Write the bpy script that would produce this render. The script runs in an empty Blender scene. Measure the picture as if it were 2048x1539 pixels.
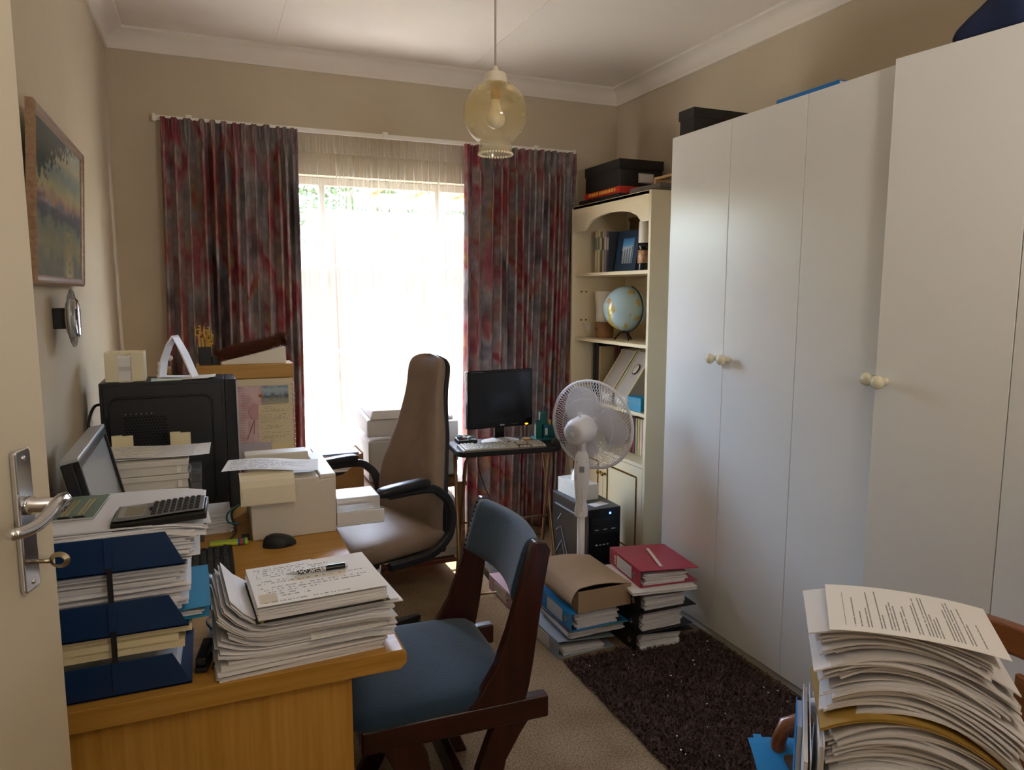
import bpy, math, random
from mathutils import Vector, Matrix, Euler
import numpy as np
random.seed(7)
S = bpy.context.scene
COL = S.collection
R = math.radians
PI = math.pi

# ------------------------------------------------------------------ camera
CAM_H = 1.55
yaw, pitch, roll = 0.398215, 0.125693, 0.00175
fw = Vector((math.sin(yaw)*math.cos(pitch), math.cos(yaw)*math.cos(pitch), -math.sin(pitch)))
rt = Vector((math.cos(yaw), -math.sin(yaw), 0))
up = rt.cross(fw)
rt, up = rt*math.cos(roll)+up*math.sin(roll), -rt*math.sin(roll)+up*math.cos(roll)
cd = bpy.data.cameras.new('camera')
cd.sensor_width = 36.0
cd.lens = 1453.5/2048*36
cd.clip_start = 0.02
cam = bpy.data.objects.new('camera', cd)
COL.objects.link(cam)
cam.matrix_world = Matrix(((rt.x, up.x, -fw.x, 0), (rt.y, up.y, -fw.y, 0), (rt.z, up.z, -fw.z, CAM_H), (0, 0, 0, 1)))
S.camera = cam

# ------------------------------------------------------------------ sky, sun, lamps, exposure
W = bpy.data.worlds.new('sky'); S.world = W; W.use_nodes = True
nt = W.node_tree; nt.nodes.clear()
sky = nt.nodes.new('ShaderNodeTexSky'); sky.sky_type = 'NISHITA'; sky.sun_disc = False
sky.sun_elevation = R(58); sky.sun_rotation = R(15); sky.air_density = 1.2; sky.dust_density = 1.2
bg = nt.nodes.new('ShaderNodeBackground'); bg.inputs[1].default_value = 1.6
wo = nt.nodes.new('ShaderNodeOutputWorld')
nt.links.new(sky.outputs[0], bg.inputs[0]); nt.links.new(bg.outputs[0], wo.inputs[0])

def lamp(name, kind, loc, rot, energy, color=(1, 1, 1), **kw):
    l = bpy.data.lights.new(name, kind); l.energy = energy; l.color = color
    for k, v in kw.items(): setattr(l, k, v)
    o = bpy.data.objects.new(name, l); COL.objects.link(o)
    o.location = loc; o.rotation_euler = rot
    return o
sun = lamp('sun', 'SUN', (1, 8, 8), (0, 0, 0), 14.0, (1.0, 0.96, 0.90), angle=R(0.6))
sun.rotation_euler = Vector((-0.16, -0.50, -0.86)).to_track_quat('-Z', 'Y').to_euler()
# daylight of the window opening (guides sampling of the sky, adds nothing)
pw = lamp('window_portal', 'AREA', (1.05, 4.62, 1.25), (R(-90), 0, 0), 1.0, shape='RECTANGLE', size=1.9, size_y=1.95)
pw.data.cycles.is_portal = True
# added fill light, unseen behind the camera, aimed at the ceiling
pl = lamp('added_fill_light', 'AREA', (0.9, -0.75, 1.75), (0, 0, 0), 9.0, (1.0, 0.965, 0.92), shape='DISK', size=0.5)
pl.rotation_euler = Vector((0.0, 0.42, 0.9)).to_track_quat('-Z', 'Y').to_euler()
S.view_settings.view_transform = 'Standard'
S.view_settings.look = 'None'
S.view_settings.exposure = 2.22
S.view_settings.gamma = 1.0
S.view_settings.use_curve_mapping = False
S.cycles.max_bounces = 8
S.cycles.diffuse_bounces = 5
S.cycles.transparent_max_bounces = 24
S.cycles.sample_clamp_indirect = 6.0
S.cycles.caustics_reflective = False
S.cycles.caustics_refractive = False

# ------------------------------------------------------------------ materials
def lin(h):
    h = h.lstrip('#')
    out = []
    for i in (0, 2, 4):
        c = int(h[i:i+2], 16)/255
        out.append(c/12.92 if c <= .04045 else ((c+.055)/1.055)**2.4)
    return tuple(out)+(1.0,)
MATS = {}
def node(nt, t, **kw):
    n = nt.nodes.new(t)
    for k, v in kw.items(): setattr(n, k, v)
    return n
def mat(name, col, rough=.6, metal=0.0, spec=.5, var=0.0, vscale=8, bump=0.0, bscale=60, coat=0.0, trans=0.0, ior=1.45, emit=None, estr=0, sheen=0, island=0.0, alpha=None, stretch=None, coords='Object'):
    if name in MATS: return MATS[name]
    m = bpy.data.materials.new(name); m.use_nodes = True; MATS[name] = m
    nt = m.node_tree; b = nt.nodes['Principled BSDF']
    c = lin(col) if isinstance(col, str) else tuple(col)+(1,)
    b.inputs['Base Color'].default_value = c
    b.inputs['Roughness'].default_value = rough
    b.inputs['Metallic'].default_value = metal
    b.inputs['Specular IOR Level'].default_value = spec
    b.inputs['IOR'].default_value = ior
    if coat: b.inputs['Coat Weight'].default_value = coat; b.inputs['Coat Roughness'].default_value = .08
    if trans: b.inputs['Transmission Weight'].default_value = trans
    if sheen: b.inputs['Sheen Weight'].default_value = sheen
    if emit: b.inputs['Emission Color'].default_value = lin(emit); b.inputs['Emission Strength'].default_value = estr
    tc = None
    def co():
        nonlocal tc
        if tc is None:
            t = node(nt, 'ShaderNodeTexCoord'); mp = node(nt, 'ShaderNodeMapping')
            if stretch: mp.inputs['Scale'].default_value = stretch
            nt.links.new(t.outputs[coords], mp.inputs[0]); tc = mp.outputs[0]
        return tc
    last = None
    if var:
        n = node(nt, 'ShaderNodeTexNoise'); n.inputs['Scale'].default_value = vscale; n.inputs['Detail'].default_value = 5
        nt.links.new(co(), n.inputs['Vector'])
        h = node(nt, 'ShaderNodeMapRange'); h.inputs[1].default_value = .3; h.inputs[2].default_value = .7
        h.inputs[3].default_value = 1-var; h.inputs[4].default_value = 1+var
        nt.links.new(n.outputs[0], h.inputs[0])
        mx = node(nt, 'ShaderNodeMix', data_type='RGBA', blend_type='MULTIPLY'); mx.inputs[0].default_value = 1
        mx.inputs[6].default_value = c
        nt.links.new(h.outputs[0], mx.inputs[7]); nt.links.new(mx.outputs[2], b.inputs['Base Color']); last = mx.outputs[2]
    if island:
        g = node(nt, 'ShaderNodeNewGeometry')
        h = node(nt, 'ShaderNodeMapRange'); h.inputs[3].default_value = 1-island; h.inputs[4].default_value = 1.0
        nt.links.new(g.outputs['Random Per Island'], h.inputs[0])
        mx = node(nt, 'ShaderNodeMix', data_type='RGBA', blend_type='MULTIPLY'); mx.inputs[0].default_value = 1
        mx.inputs[6].default_value = c
        if last: nt.links.new(last, mx.inputs[6])
        nt.links.new(h.outputs[0], mx.inputs[7]); nt.links.new(mx.outputs[2], b.inputs['Base Color'])
    if bump:
        n = node(nt, 'ShaderNodeTexNoise'); n.inputs['Scale'].default_value = bscale; n.inputs['Detail'].default_value = 4
        nt.links.new(co(), n.inputs['Vector'])
        bm = node(nt, 'ShaderNodeBump'); bm.inputs['Strength'].default_value = bump; bm.inputs['Distance'].default_value = .01
        nt.links.new(n.outputs[0], bm.inputs['Height']); nt.links.new(bm.outputs[0], b.inputs['Normal'])
    return m
def wood(name, c1, c2, axis='x', scale=1.0, rough=.4, coat=0.0, spec=.5):
    if name in MATS: return MATS[name]
    m = bpy.data.materials.new(name); m.use_nodes = True; MATS[name] = m
    nt = m.node_tree; b = nt.nodes['Principled BSDF']; b.inputs['Roughness'].default_value = rough
    b.inputs['Specular IOR Level'].default_value = spec
    if coat: b.inputs['Coat Weight'].default_value = coat; b.inputs['Coat Roughness'].default_value = .1
    t = node(nt, 'ShaderNodeTexCoord'); mp = node(nt, 'ShaderNodeMapping')
    s = [40*scale]*3; s['xyz'.index(axis)] = 1.6*scale
    mp.inputs['Scale'].default_value = s
    nt.links.new(t.outputs['Object'], mp.inputs[0])
    n = node(nt, 'ShaderNodeTexNoise'); n.inputs['Scale'].default_value = 1.6; n.inputs['Detail'].default_value = 6; n.inputs['Roughness'].default_value = .65
    nt.links.new(mp.outputs[0], n.inputs['Vector'])
    r = node(nt, 'ShaderNodeValToRGB'); r.color_ramp.elements[0].position = .3; r.color_ramp.elements[1].position = .72
    r.color_ramp.elements[0].color = lin(c1); r.color_ramp.elements[1].color = lin(c2)
    nt.links.new(n.outputs[0], r.inputs[0]); nt.links.new(r.outputs[0], b.inputs['Base Color'])
    bm = node(nt, 'ShaderNodeBump'); bm.inputs['Strength'].default_value = .08; bm.inputs['Distance'].default_value = .004
    nt.links.new(n.outputs[0], bm.inputs['Height']); nt.links.new(bm.outputs[0], b.inputs['Normal'])
    return m
def ramp(nt, fac, stops, interp='LINEAR'):
    r = node(nt, 'ShaderNodeValToRGB'); cr = r.color_ramp; cr.interpolation = interp
    while len(cr.elements) < len(stops): cr.elements.new(.5)
    for e, (p, c) in zip(cr.elements, stops): e.position = p; e.color = lin(c) if isinstance(c, str) else (c, c, c, 1)
    nt.links.new(fac, r.inputs[0]); return r.outputs[0]
def math_n(nt, op, a, b=None, c=None):
    n = node(nt, 'ShaderNodeMath', operation=op)
    for i, v in enumerate((a, b, c)):
        if v is None: continue
        if isinstance(v, (int, float)): n.inputs[i].default_value = v
        else: nt.links.new(v, n.inputs[i])
    return n.outputs[0]
def printed(name, base='#e9e7e4', ink='#55565c', lines=28, margin=.1, cover=.55, seed=0, dens=.9, swap=False, block=(0, 1), red=None, wscale=18):
    """paper with rows of print laid out in the sheet's own UV"""
    if name in MATS: return MATS[name]
    m = bpy.data.materials.new(name); m.use_nodes = True; MATS[name] = m
    nt = m.node_tree; b = nt.nodes['Principled BSDF']; b.inputs['Roughness'].default_value = .75
    b.inputs['Specular IOR Level'].default_value = .25
    t = node(nt, 'ShaderNodeTexCoord'); sp = node(nt, 'ShaderNodeSeparateXYZ'); nt.links.new(t.outputs['UV'], sp.inputs[0])
    u, v = (sp.outputs[0], sp.outputs[1]) if not swap else (sp.outputs[1], sp.outputs[0])
    row = math_n(nt, 'MULTIPLY', v, lines); fr = math_n(nt, 'FRACT', row); rid = math_n(nt, 'FLOOR', row)
    on = math_n(nt, 'LESS_THAN', fr, .42)
    # word gaps
    cx = node(nt, 'ShaderNodeCombineXYZ'); nt.links.new(math_n(nt, 'MULTIPLY', u, wscale), cx.inputs[0]); nt.links.new(math_n(nt, 'MULTIPLY_ADD', rid, 7.31, seed), cx.inputs[1])
    n = node(nt, 'ShaderNodeTexNoise'); n.inputs['Scale'].default_value = 1.3; n.inputs['Detail'].default_value = 3; nt.links.new(cx.outputs[0], n.inputs['Vector'])
    wd = math_n(nt, 'GREATER_THAN', n.outputs[0], 1-cover)
    wn = node(nt, 'ShaderNodeTexWhiteNoise', noise_dimensions='1D'); nt.links.new(math_n(nt, 'ADD', rid, seed+.5), wn.inputs['W'])
    ln = math_n(nt, 'LESS_THAN', u, math_n(nt, 'MULTIPLY_ADD', wn.outputs[0], .6, .35))
    has = math_n(nt, 'GREATER_THAN', math_n(nt, 'FRACT', math_n(nt, 'MULTIPLY', wn.outputs[0], 13.7)), 1-dens)
    k = math_n(nt, 'MULTIPLY', on, wd); k = math_n(nt, 'MULTIPLY', k, ln); k = math_n(nt, 'MULTIPLY', k, has)
    for val, lo, hi in ((u, margin, 1-margin), (v, max(margin, block[0]), min(1-margin, block[1]))):
        k = math_n(nt, 'MULTIPLY', k, math_n(nt, 'GREATER_THAN', val, lo)); k = math_n(nt, 'MULTIPLY', k, math_n(nt, 'LESS_THAN', val, hi))
    k = math_n(nt, 'MULTIPLY', k, .75)
    mx = node(nt, 'ShaderNodeMix', data_type='RGBA'); mx.inputs[6].default_value = lin(base); mx.inputs[7].default_value = lin(ink)
    nt.links.new(k, mx.inputs[0]); nt.links.new(mx.outputs[2], b.inputs['Base Color'])
    return m

# ------------------------------------------------------------------ mesh builder
class MB:
    def __init__(s): s.v = []; s.f = []; s.uv = []; s.mi = []
    def add(s, vs, fs, M=None, uv=None, mi=0):
        o = len(s.v)
        for i, p in enumerate(vs):
            p = Vector(p)
            s.v.append(M @ p if M is not None else p)
            s.uv.append(uv[i] if uv else (0, 0))
        for f in fs: s.f.append([o+i for i in f]); s.mi.append(mi)
        return s
    def box(s, x0, x1, y0, y1, z0, z1, M=None, mi=0):
        vs = [(x, y, z) for z in (z0, z1) for y in (y0, y1) for x in (x0, x1)]
        fs = [(0, 2, 3, 1), (4, 5, 7, 6), (0, 1, 5, 4), (2, 6, 7, 3), (0, 4, 6, 2), (1, 3, 7, 5)]
        return s.add(vs, fs, M, None, mi)
    def hexa(s, b, t, M=None, mi=0):   # bottom 4 and top 4 corners (counter-clockwise from above)
        fs = [(3, 2, 1, 0), (4, 5, 6, 7)]+[(i, (i+1) % 4, 4+(i+1) % 4, 4+i) for i in range(4)]
        return s.add(list(b)+list(t), fs, M, None, mi)
    def prism(s, poly, h0, h1, M=None, mi=0):   # polygon in local xy, extruded along z
        n = len(poly)
        vs = [(x, y, h0) for x, y in poly]+[(x, y, h1) for x, y in poly]
        fs = [tuple(reversed(range(n))), tuple(range(n, 2*n))]+[(i, (i+1) % n, n+(i+1) % n, n+i) for i in range(n)]
        return s.add(vs, fs, M, None, mi)
    def strip(s, A, B, h0, h1, M=None):   # solid between two equal-length 2d polylines, extruded along z
        n = len(A); vs = []
        for h in (h0, h1): vs += [(x, y, h) for x, y in A]+[(x, y, h) for x, y in B]
        fs = []
        for i in range(n-1):
            fs.append((i, i+1, n+i+1, n+i)); fs.append((2*n+n+i, 2*n+n+i+1, 2*n+i+1, 2*n+i))
            fs.append((2*n+i, 2*n+i+1, i+1, i)); fs.append((n+i, n+i+1, 3*n+i+1, 3*n+i))
        fs.append((0, n, 3*n, 2*n)); fs.append((n-1, 3*n-1, 4*n-1, 2*n-1))
        return s.add(vs, fs, M)
    def lathe(s, prof, n=24, M=None, mi=0):
        vs = []; fs = []
        for r, z in prof:
            for k in range(n):
                a = 2*PI*k/n; vs.append((r*math.cos(a), r*math.sin(a), z))
        for j in range(len(prof)-1):
            for k in range(n):
                k2 = (k+1) % n; fs.append((j*n+k, j*n+k2, (j+1)*n+k2, (j+1)*n+k))
        if prof[0][0] > 1e-5: fs.append(tuple(reversed(range(n))))
        if prof[-1][0] > 1e-5: fs.append(tuple((len(prof)-1)*n+k for k in range(n)))
        return s.add(vs, fs, M, None, mi)
    def cyl(s, p0, p1, r0, r1=None, n=16, mi=0):
        p0 = Vector(p0); p1 = Vector(p1); d = p1-p0
        M = Matrix.Translation(p0) @ d.to_track_quat('Z', 'Y').to_matrix().to_4x4()
        return s.lathe([(r0, 0), (r0 if r1 is None else r1, d.length)], n, M, mi)
    def tube(s, pts, r, n=8, closed=False, mi=0, flat=1.0):
        P = [Vector(p) for p in pts]; m = len(P); vs = []; fs = []
        rr = r if isinstance(r, (list, tuple)) else [r]*m
        ref = None
        for i in range(m):
            a = P[i-1] if (i > 0 or closed) else P[i]; b = P[(i+1) % m] if (i < m-1 or closed) else P[i]
            t = (b-a).normalized()
            if ref is None: ref = t.orthogonal().normalized()
            ref = (ref-t*ref.dot(t)).normalized(); bi = t.cross(ref)
            for k in range(n):
                an = 2*PI*k/n; vs.append(P[i]+ref*(math.cos(an)*rr[i])+bi*(math.sin(an)*rr[i]*flat))
        for i in range(m if closed else m-1):
            i2 = (i+1) % m
            for k in range(n):
                k2 = (k+1) % n; fs.append((i*n+k, i*n+k2, i2*n+k2, i2*n+k))
        if not closed: fs.append(tuple(reversed(range(n)))); fs.append(tuple((m-1)*n+k for k in range(n)))
        return s.add(vs, fs, None, None, mi)
    def bar(s, pts, w, h, upv=(0, 0, 1), M=None):   # rectangular section swept along a path
        P = [Vector(p) for p in pts]; m = len(P); vs = []; fs = []; U = Vector(upv)
        ww = w if isinstance(w, (list, tuple)) else [w]*m
        hh = h if isinstance(h, (list, tuple)) else [h]*m
        for i in range(m):
            t = (P[min(i+1, m-1)]-P[max(i-1, 0)]).normalized()
            sd = t.cross(U).normalized(); un = sd.cross(t).normalized()
            for a, b in ((-1, -1), (1, -1), (1, 1), (-1, 1)): vs.append(P[i]+sd*(a*ww[i]/2)+un*(b*hh[i]/2))
        for i in range(m-1):
            for k in range(4): fs.append((i*4+k, i*4+(k+1) % 4, i*4+4+(k+1) % 4, i*4+4+k))
        fs.append((3, 2, 1, 0)); fs.append(tuple((m-1)*4+k for k in range(4)))
        return s.add(vs, fs, M)
    def grid(s, fn, nu, nv, closed_u=False, M=None, mi=0):
        vs = []; uv = []; fs = []
        for j in range(nv+1):
            for i in range(nu+(0 if closed_u else 1)):
                vs.append(fn(i/nu, j/nv)); uv.append((i/nu, j/nv))
        w = nu+(0 if closed_u else 1)
        for j in range(nv):
            for i in range(nu):
                i2 = (i+1) % w
                fs.append((j*w+i, j*w+i2, (j+1)*w+i2, (j+1)*w+i))
        return s.add(vs, fs, M, uv, mi)
    def slab(s, fn, nu, nv, th, M=None, mi=0):   # solid sheet, fn gives its upper face
        vs = []; uv = []; fs = []; w = nu+1; N = w*(nv+1)
        for k in (0, 1):
            for j in range(nv+1):
                for i in range(w):
                    x, y, z = fn(i/nu, j/nv); vs.append((x, y, z-k*th)); uv.append((i/nu, j/nv))
        for j in range(nv):
            for i in range(nu):
                a = j*w+i; fs.append((a, a+1, a+w+1, a+w)); fs.append((N+a+w, N+a+w+1, N+a+1, N+a))
        for i in range(nu):
            fs.append((N+i, N+i+1, i+1, i)); a = nv*w+i; fs.append((a, a+1, N+a+1, N+a))
        for j in range(nv):
            a = j*w; fs.append((a, a+w, N+a+w, N+a)); a = j*w+nu; fs.append((N+a, N+a+w, a+w, a))
        return s.add(vs, fs, M, uv, mi)
    def ell(s, c, r, n=16, m=10, M=None):
        def f(u, v):
            a = 2*PI*u; b = PI*(v-.5); return (c[0]+r[0]*math.cos(b)*math.cos(a), c[1]+r[1]*math.cos(b)*math.sin(a), c[2]+r[2]*math.sin(b))
        return s.grid(f, n, m, True, M)
    def mesh(s, name, mats, smooth=False):
        me = bpy.data.meshes.new(name)
        me.from_pydata([tuple(p) for p in s.v], [], s.f)
        mats = mats if isinstance(mats, (list, tuple)) else [mats]
        for m in mats: me.materials.append(m)
        if len(mats) > 1: me.polygons.foreach_set('material_index', s.mi)
        uvl = me.uv_layers.new(name='UVMap')
        ix = np.empty(len(me.loops), dtype=np.int32); me.loops.foreach_get('vertex_index', ix)
        uvl.data.foreach_set('uv', np.array(s.uv, dtype=np.float32)[ix].ravel())
        if smooth: me.polygons.foreach_set('use_smooth', [True]*len(me.polygons))
        me.update()
        return me
    def build(s, name, mats, parent=None, smooth=False, bevel=0, seg=2, auto=None):
        me = s.mesh(name, mats, smooth or auto)
        o = bpy.data.objects.new(name, me); COL.objects.link(o)
        if parent is not None: o.parent = parent
        if bevel:
            b = o.modifiers.new('bevel', 'BEVEL'); b.width = bevel; b.segments = seg; b.limit_method = 'ANGLE'; b.angle_limit = R(40)
        if auto: me.set_sharp_from_angle(angle=R(auto))
        return o
def tag(o, label, cat=None, group=None, kind=None):
    o['label'] = label
    if cat: o['category'] = cat
    if group: o['group'] = group
    if kind: o['kind'] = kind
    return o
def thing(name, label, cat, loc=(0, 0, 0), rz=0, group=None, rot=None):
    o = bpy.data.objects.new(name, None); COL.objects.link(o); o.empty_display_size = .05
    o.location = loc; o.rotation_euler = rot if rot else (0, 0, rz)
    return tag(o, label, cat, group)
def struct(o): o['kind'] = 'structure'; return o
def part(o, label): o['label'] = label; return o
def T(x, y, z): return Matrix.Translation((x, y, z))
def RZ(a): return Matrix.Rotation(a, 4, 'Z')
def RX(a): return Matrix.Rotation(a, 4, 'X')
def RY(a): return Matrix.Rotation(a, 4, 'Y')
def bx(name, m, parent, x0, x1, y0, y1, z0, z1, bevel=.002, M=None):
    return MB().box(x0, x1, y0, y1, z0, z1, M).build(name, m, parent, bevel=bevel)
def copy_part(o, parent, M=None):
    c = o.copy(); COL.objects.link(c); c.parent = parent
    if M is not None: c.matrix_local = M
    return c
def spl(pts, n=6):      # smooth curve through the given points
    P = [Vector(p) for p in pts]; P = [P[0]*2-P[1]]+P+[P[-1]*2-P[-2]]; out = []
    for i in range(1, len(P)-2):
        for k in range(n):
            t = k/n; a, b, c, d = P[i-1], P[i], P[i+1], P[i+2]
            out.append(.5*((2*b)+(c-a)*t+(2*a-5*b+4*c-d)*t*t+(3*b-a-3*c+d)*t**3))
    return out+[P[-2]]
def sm(a, b, x):
    t = min(1, max(0, (x-a)/(b-a))); return t*t*(3-2*t)
# ------------------------------------------------------------------ the room shell
XL, XR, YB, YF = -0.405, 2.585, 4.35, -1.6
ZC = 2.87
wall_m = mat('wall_paint', '#c4b69f', .85, spec=.2, var=.03, vscale=2.5, bump=.05, bscale=120)
ceil_m = mat('ceiling_paint', '#e6dccf', .9, spec=.15, var=.015, vscale=1.5)
corn_m = mat('cornice_paint', '#e3dace', .7, spec=.2)
white_pt = mat('white_frame_paint', '#dcd6cb', .45)
WX0, WX1, WZ0, WZ1 = 0.12, 1.98, 0.32, 2.215       # window opening

def carpet():
    m = bpy.data.materials.new('beige_carpet'); m.use_nodes = True; nt = m.node_tree; b = nt.nodes['Principled BSDF']
    b.inputs['Roughness'].default_value = .95; b.inputs['Specular IOR Level'].default_value = .1
    t = node(nt, 'ShaderNodeTexCoord')
    n1 = node(nt, 'ShaderNodeTexNoise'); n1.inputs['Scale'].default_value = 150; n1.inputs['Detail'].default_value = 3
    n2 = node(nt, 'ShaderNodeTexNoise'); n2.inputs['Scale'].default_value = 3; n2.inputs['Detail'].default_value = 4
    for n in (n1, n2): nt.links.new(t.outputs['Object'], n.inputs['Vector'])
    a = ramp(nt, n1.outputs[0], [(.3, '#6e5c47'), (.7, '#ab977c')])
    c = ramp(nt, n2.outputs[0], [(.35, '#d8d2c6'), (.65, '#ffffff')])
    mx = node(nt, 'ShaderNodeMix', data_type='RGBA', blend_type='MULTIPLY'); mx.inputs[0].default_value = 1
    nt.links.new(a, mx.inputs[6]); nt.links.new(c, mx.inputs[7]); nt.links.new(mx.outputs[2], b.inputs['Base Color'])
    bm = node(nt, 'ShaderNodeBump'); bm.inputs['Strength'].default_value = .5; bm.inputs['Distance'].default_value = .006
    nt.links.new(n1.outputs[0], bm.inputs['Height']); nt.links.new(bm.outputs[0], b.inputs['Normal'])
    return m
struct(MB().box(XL-2.0, XR+.15, YF-.1, YB+.2, -.1, 0).build('floor', carpet()))
cl = struct(MB().box(XL-2.0, XR+.15, YF-.1, YB+.2, ZC, ZC+.1).build('ceiling', ceil_m))
# joints of the ceiling boards (thin cover strips running to the window wall)
for i, x in enumerate((0.42, 1.52)):
    bx('cover_strip', ceil_m, cl, x-.012, x+.012, YF, YB, ZC-.0025, ZC+.002, 0)
# back wall with window opening
w = MB()
w.box(XL-.15, WX0, YB, YB+.2, 0, ZC); w.box(WX1, XR+.15, YB, YB+.2, 0, ZC)
w.box(WX0, WX1, YB, YB+.2, 0, WZ0); w.box(WX0, WX1, YB, YB+.2, WZ1, ZC)
struct(w.build('wall_back', wall_m))
# left wall with the doorway the white door belongs to
w = MB(); w.box(XL-.15, XL, .55, YB, 0, ZC); w.box(XL-.15, XL, -.29, .55, 2.06, ZC); w.box(XL-.15, XL, YF, -.29, 0, ZC)
struct(w.build('wall_left', wall_m))
struct(MB().box(XR, XR+.15, YF, YB, 0, ZC).build('wall_right', wall_m))
struct(MB().box(XL-2.0, XR+.15, YF-.1, YF, 0, ZC).build('wall_front', wall_m))
w = MB(); w.box(XL-2.0, XL-1.9, YF, YB+.2, 0, ZC); struct(w.build('wall_passage', wall_m))
# cornices: coved plaster profile
def cove(): 
    pr = [(0, 0), (.012, 0), (.016, .012)]
    for i in range(7):
        a = PI/2*i/6; pr.append((.016+.062*(1-math.cos(a)), .014+.066*math.sin(a)))
    pr += [(.088, .083), (.09, .095), (0, .095)]
    return pr
def cornice(name, p0, p1, nrm):
    P0 = Vector(p0); P1 = Vector(p1); d = (P1-P0).normalized(); n = Vector(nrm)
    M = Matrix(((n.x, 0, d.x, P0.x), (n.y, 0, d.y, P0.y), (0, 1, 0, ZC-.095), (0, 0, 0, 1)))
    struct(MB().prism(cove(), 0, (P1-P0).length, M).build(name, corn_m, auto=35))
cornice('trim_1', (XL, YB, 0), (XR, YB, 0), (0, -1, 0))
cornice('trim_2', (XL, YF, 0), (XL, YB, 0), (1, 0, 0))
cornice('trim_3', (XR, YB, 0), (XR, YF, 0), (-1, 0, 0))
skirt = mat('skirting_wood', '#5a3a22', .5)
struct(MB().box(XL, XR, YB-.015, YB, 0, .09).build('baseboard_back', skirt, bevel=.004))
struct(MB().box(XL, XL+.015, .55, YB-.015, 0, .09).build('baseboard_left', skirt, bevel=.004))

# window: steel frame with panes
glass_m = bpy.data.materials.new('window_glass'); glass_m.use_nodes = True
nt = glass_m.node_tree; nt.nodes.clear()
lw = node(nt, 'ShaderNodeLayerWeight'); lw.inputs[0].default_value = .5
fr_fac = math_n(nt, 'MULTIPLY_ADD', math_n(nt, 'POWER', lw.outputs['Facing'], 5.0), .85, .04)
tr = node(nt, 'ShaderNodeBsdfTransparent'); gl = node(nt, 'ShaderNodeBsdfGlossy'); gl.inputs['Roughness'].default_value = .02
mx = node(nt, 'ShaderNodeMixShader'); ou = node(nt, 'ShaderNodeOutputMaterial')
nt.links.new(fr_fac, mx.inputs[0]); nt.links.new(tr.outputs[0], mx.inputs[1]); nt.links.new(gl.outputs[0], mx.inputs[2]); nt.links.new(mx.outputs[0], ou.inputs[0])
win = bpy.data.objects.new('window_1', None); COL.objects.link(win); win.location = (0, 0, 0); struct(win)
yw = YB+.10
f = MB()
for z in (WZ0, WZ1-.045): f.box(WX0, WX1, yw-.02, yw+.02, z, z+.045)
for x in (WX0, WX1-.04): f.box(x, x+.04, yw-.02, yw+.02, WZ0+.045, WZ1-.045)
f.build('window_frame', white_pt, win, bevel=.003)
mull = [0.66, 1.36]; trans_z = [1.72, 1.20, .74]
for x in mull: bx('mullion', white_pt, win, x-.018, x+.018, yw-.016, yw+.016, WZ0+.045, WZ1-.045)
xs = [WX0+.04]+sum([[x-.018, x+.018] for x in mull], [])+[WX1-.04]
zs = [WZ0+.045]+sum([[z-.012, z+.012] for z in reversed(trans_z)], [])+[WZ1-.045]
for i in range(3):
    for z in trans_z: bx('glazing_bar', white_pt, win, xs[2*i], xs[2*i+1], yw-.012, yw+.012, z-.012, z+.012)
    for j in range(4): bx('pane', glass_m, win, xs[2*i], xs[2*i+1], yw-.002, yw+.002, zs[2*j], zs[2*j+1], 0)
bx('window_sill', white_pt, win, WX0-.03, WX1+.03, YB-.012, YB+.08, WZ0-.03, WZ0, .005)

# the white door standing open on the left, edge towards the desk
dm = mat('door_paint', '#d2c6ae', .5, spec=.4, var=.02, vscale=3)
chrome = mat('chrome', '#d8d8dc', .12, metal=1.0)
brass_old = mat('key_metal', '#a89c84', .3, metal=1.0)
EDGE = Vector((-.236, 1.30, 0)); da = R(15)
ddir = Vector((math.sin(da), math.cos(da), 0)); nrm = Vector((math.cos(da), -math.sin(da), 0))
dr = bpy.data.objects.new('door_1', None); COL.objects.link(dr); struct(dr)
dr.matrix_world = Matrix(((ddir.x, nrm.x, 0, EDGE.x), (ddir.y, nrm.y, 0, EDGE.y), (0, 0, 1, 0), (0, 0, 0, 1)))
# local: x along the leaf (0 = free edge, negative to hinge), y = out of the face seen (negative side is the leaf)
bx('door_leaf', dm, dr, -.79, 0, -.04, 0, .01, 2.04, .003)
for z in (.25, 1.0, 1.8): MB().cyl((-.795, -.005, z-.05), (-.795, -.005, z+.05), .008).build('hinge', chrome, dr, smooth=False)
HX, HZ = -.088, 1.222
hp = MB(); hw = .021; hh = .105
poly = []
for (cx, cy, a0) in ((hw-.006, hh-.006, 0), (-hw+.006, hh-.006, 90), (-hw+.006, -hh+.006, 180), (hw-.006, -hh+.006, 270)):
    for k in range(5): a = R(a0+k*22.5); poly.append((cx+.006*math.cos(a), cy+.006*math.sin(a)))
Mh = Matrix(((1, 0, 0, HX), (0, 0, 1, 0), (0, 1, 0, HZ), (0, 0, 0, 1)))
hp.prism(poly, 0, .009, Mh)
hplate = hp.build('handle_plate', chrome, dr, bevel=.003, seg=3)
for dz in (.092, -.092): MB().ell((HX, .0095, HZ+dz), (.004, .002, .004), 10, 6).build('screw', chrome, hplate, smooth=True)
lv = MB(); pts = []; rad = []
lv.lathe([(.014, 0), (.014, .008), (.0105, .012), (.0105, .05)], 20, Matrix(((1, 0, 0, HX), (0, 0, 1, .008), (0, 1, 0, HZ+.022), (0, 0, 0, 1))))
L0 = Vector((HX, .052, HZ+.022))
for t in np.linspace(0, 1, 18):
    pts.append(L0+Vector((.014-.125*t, .012*math.sin(t*PI*.9)-.012*t, .004-.012*t+.010*math.sin(t*PI*2)*(.4)))); rad.append(.0105-.0025*t)
lv.tube(pts, rad, 14)
lv.ell(pts[0], (.011, .0105, .0105), 14, 10); lv.ell(pts[-1], (.008, .008, .008), 12, 8)
lv.build('lever', chrome, hplate, smooth=True)
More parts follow.
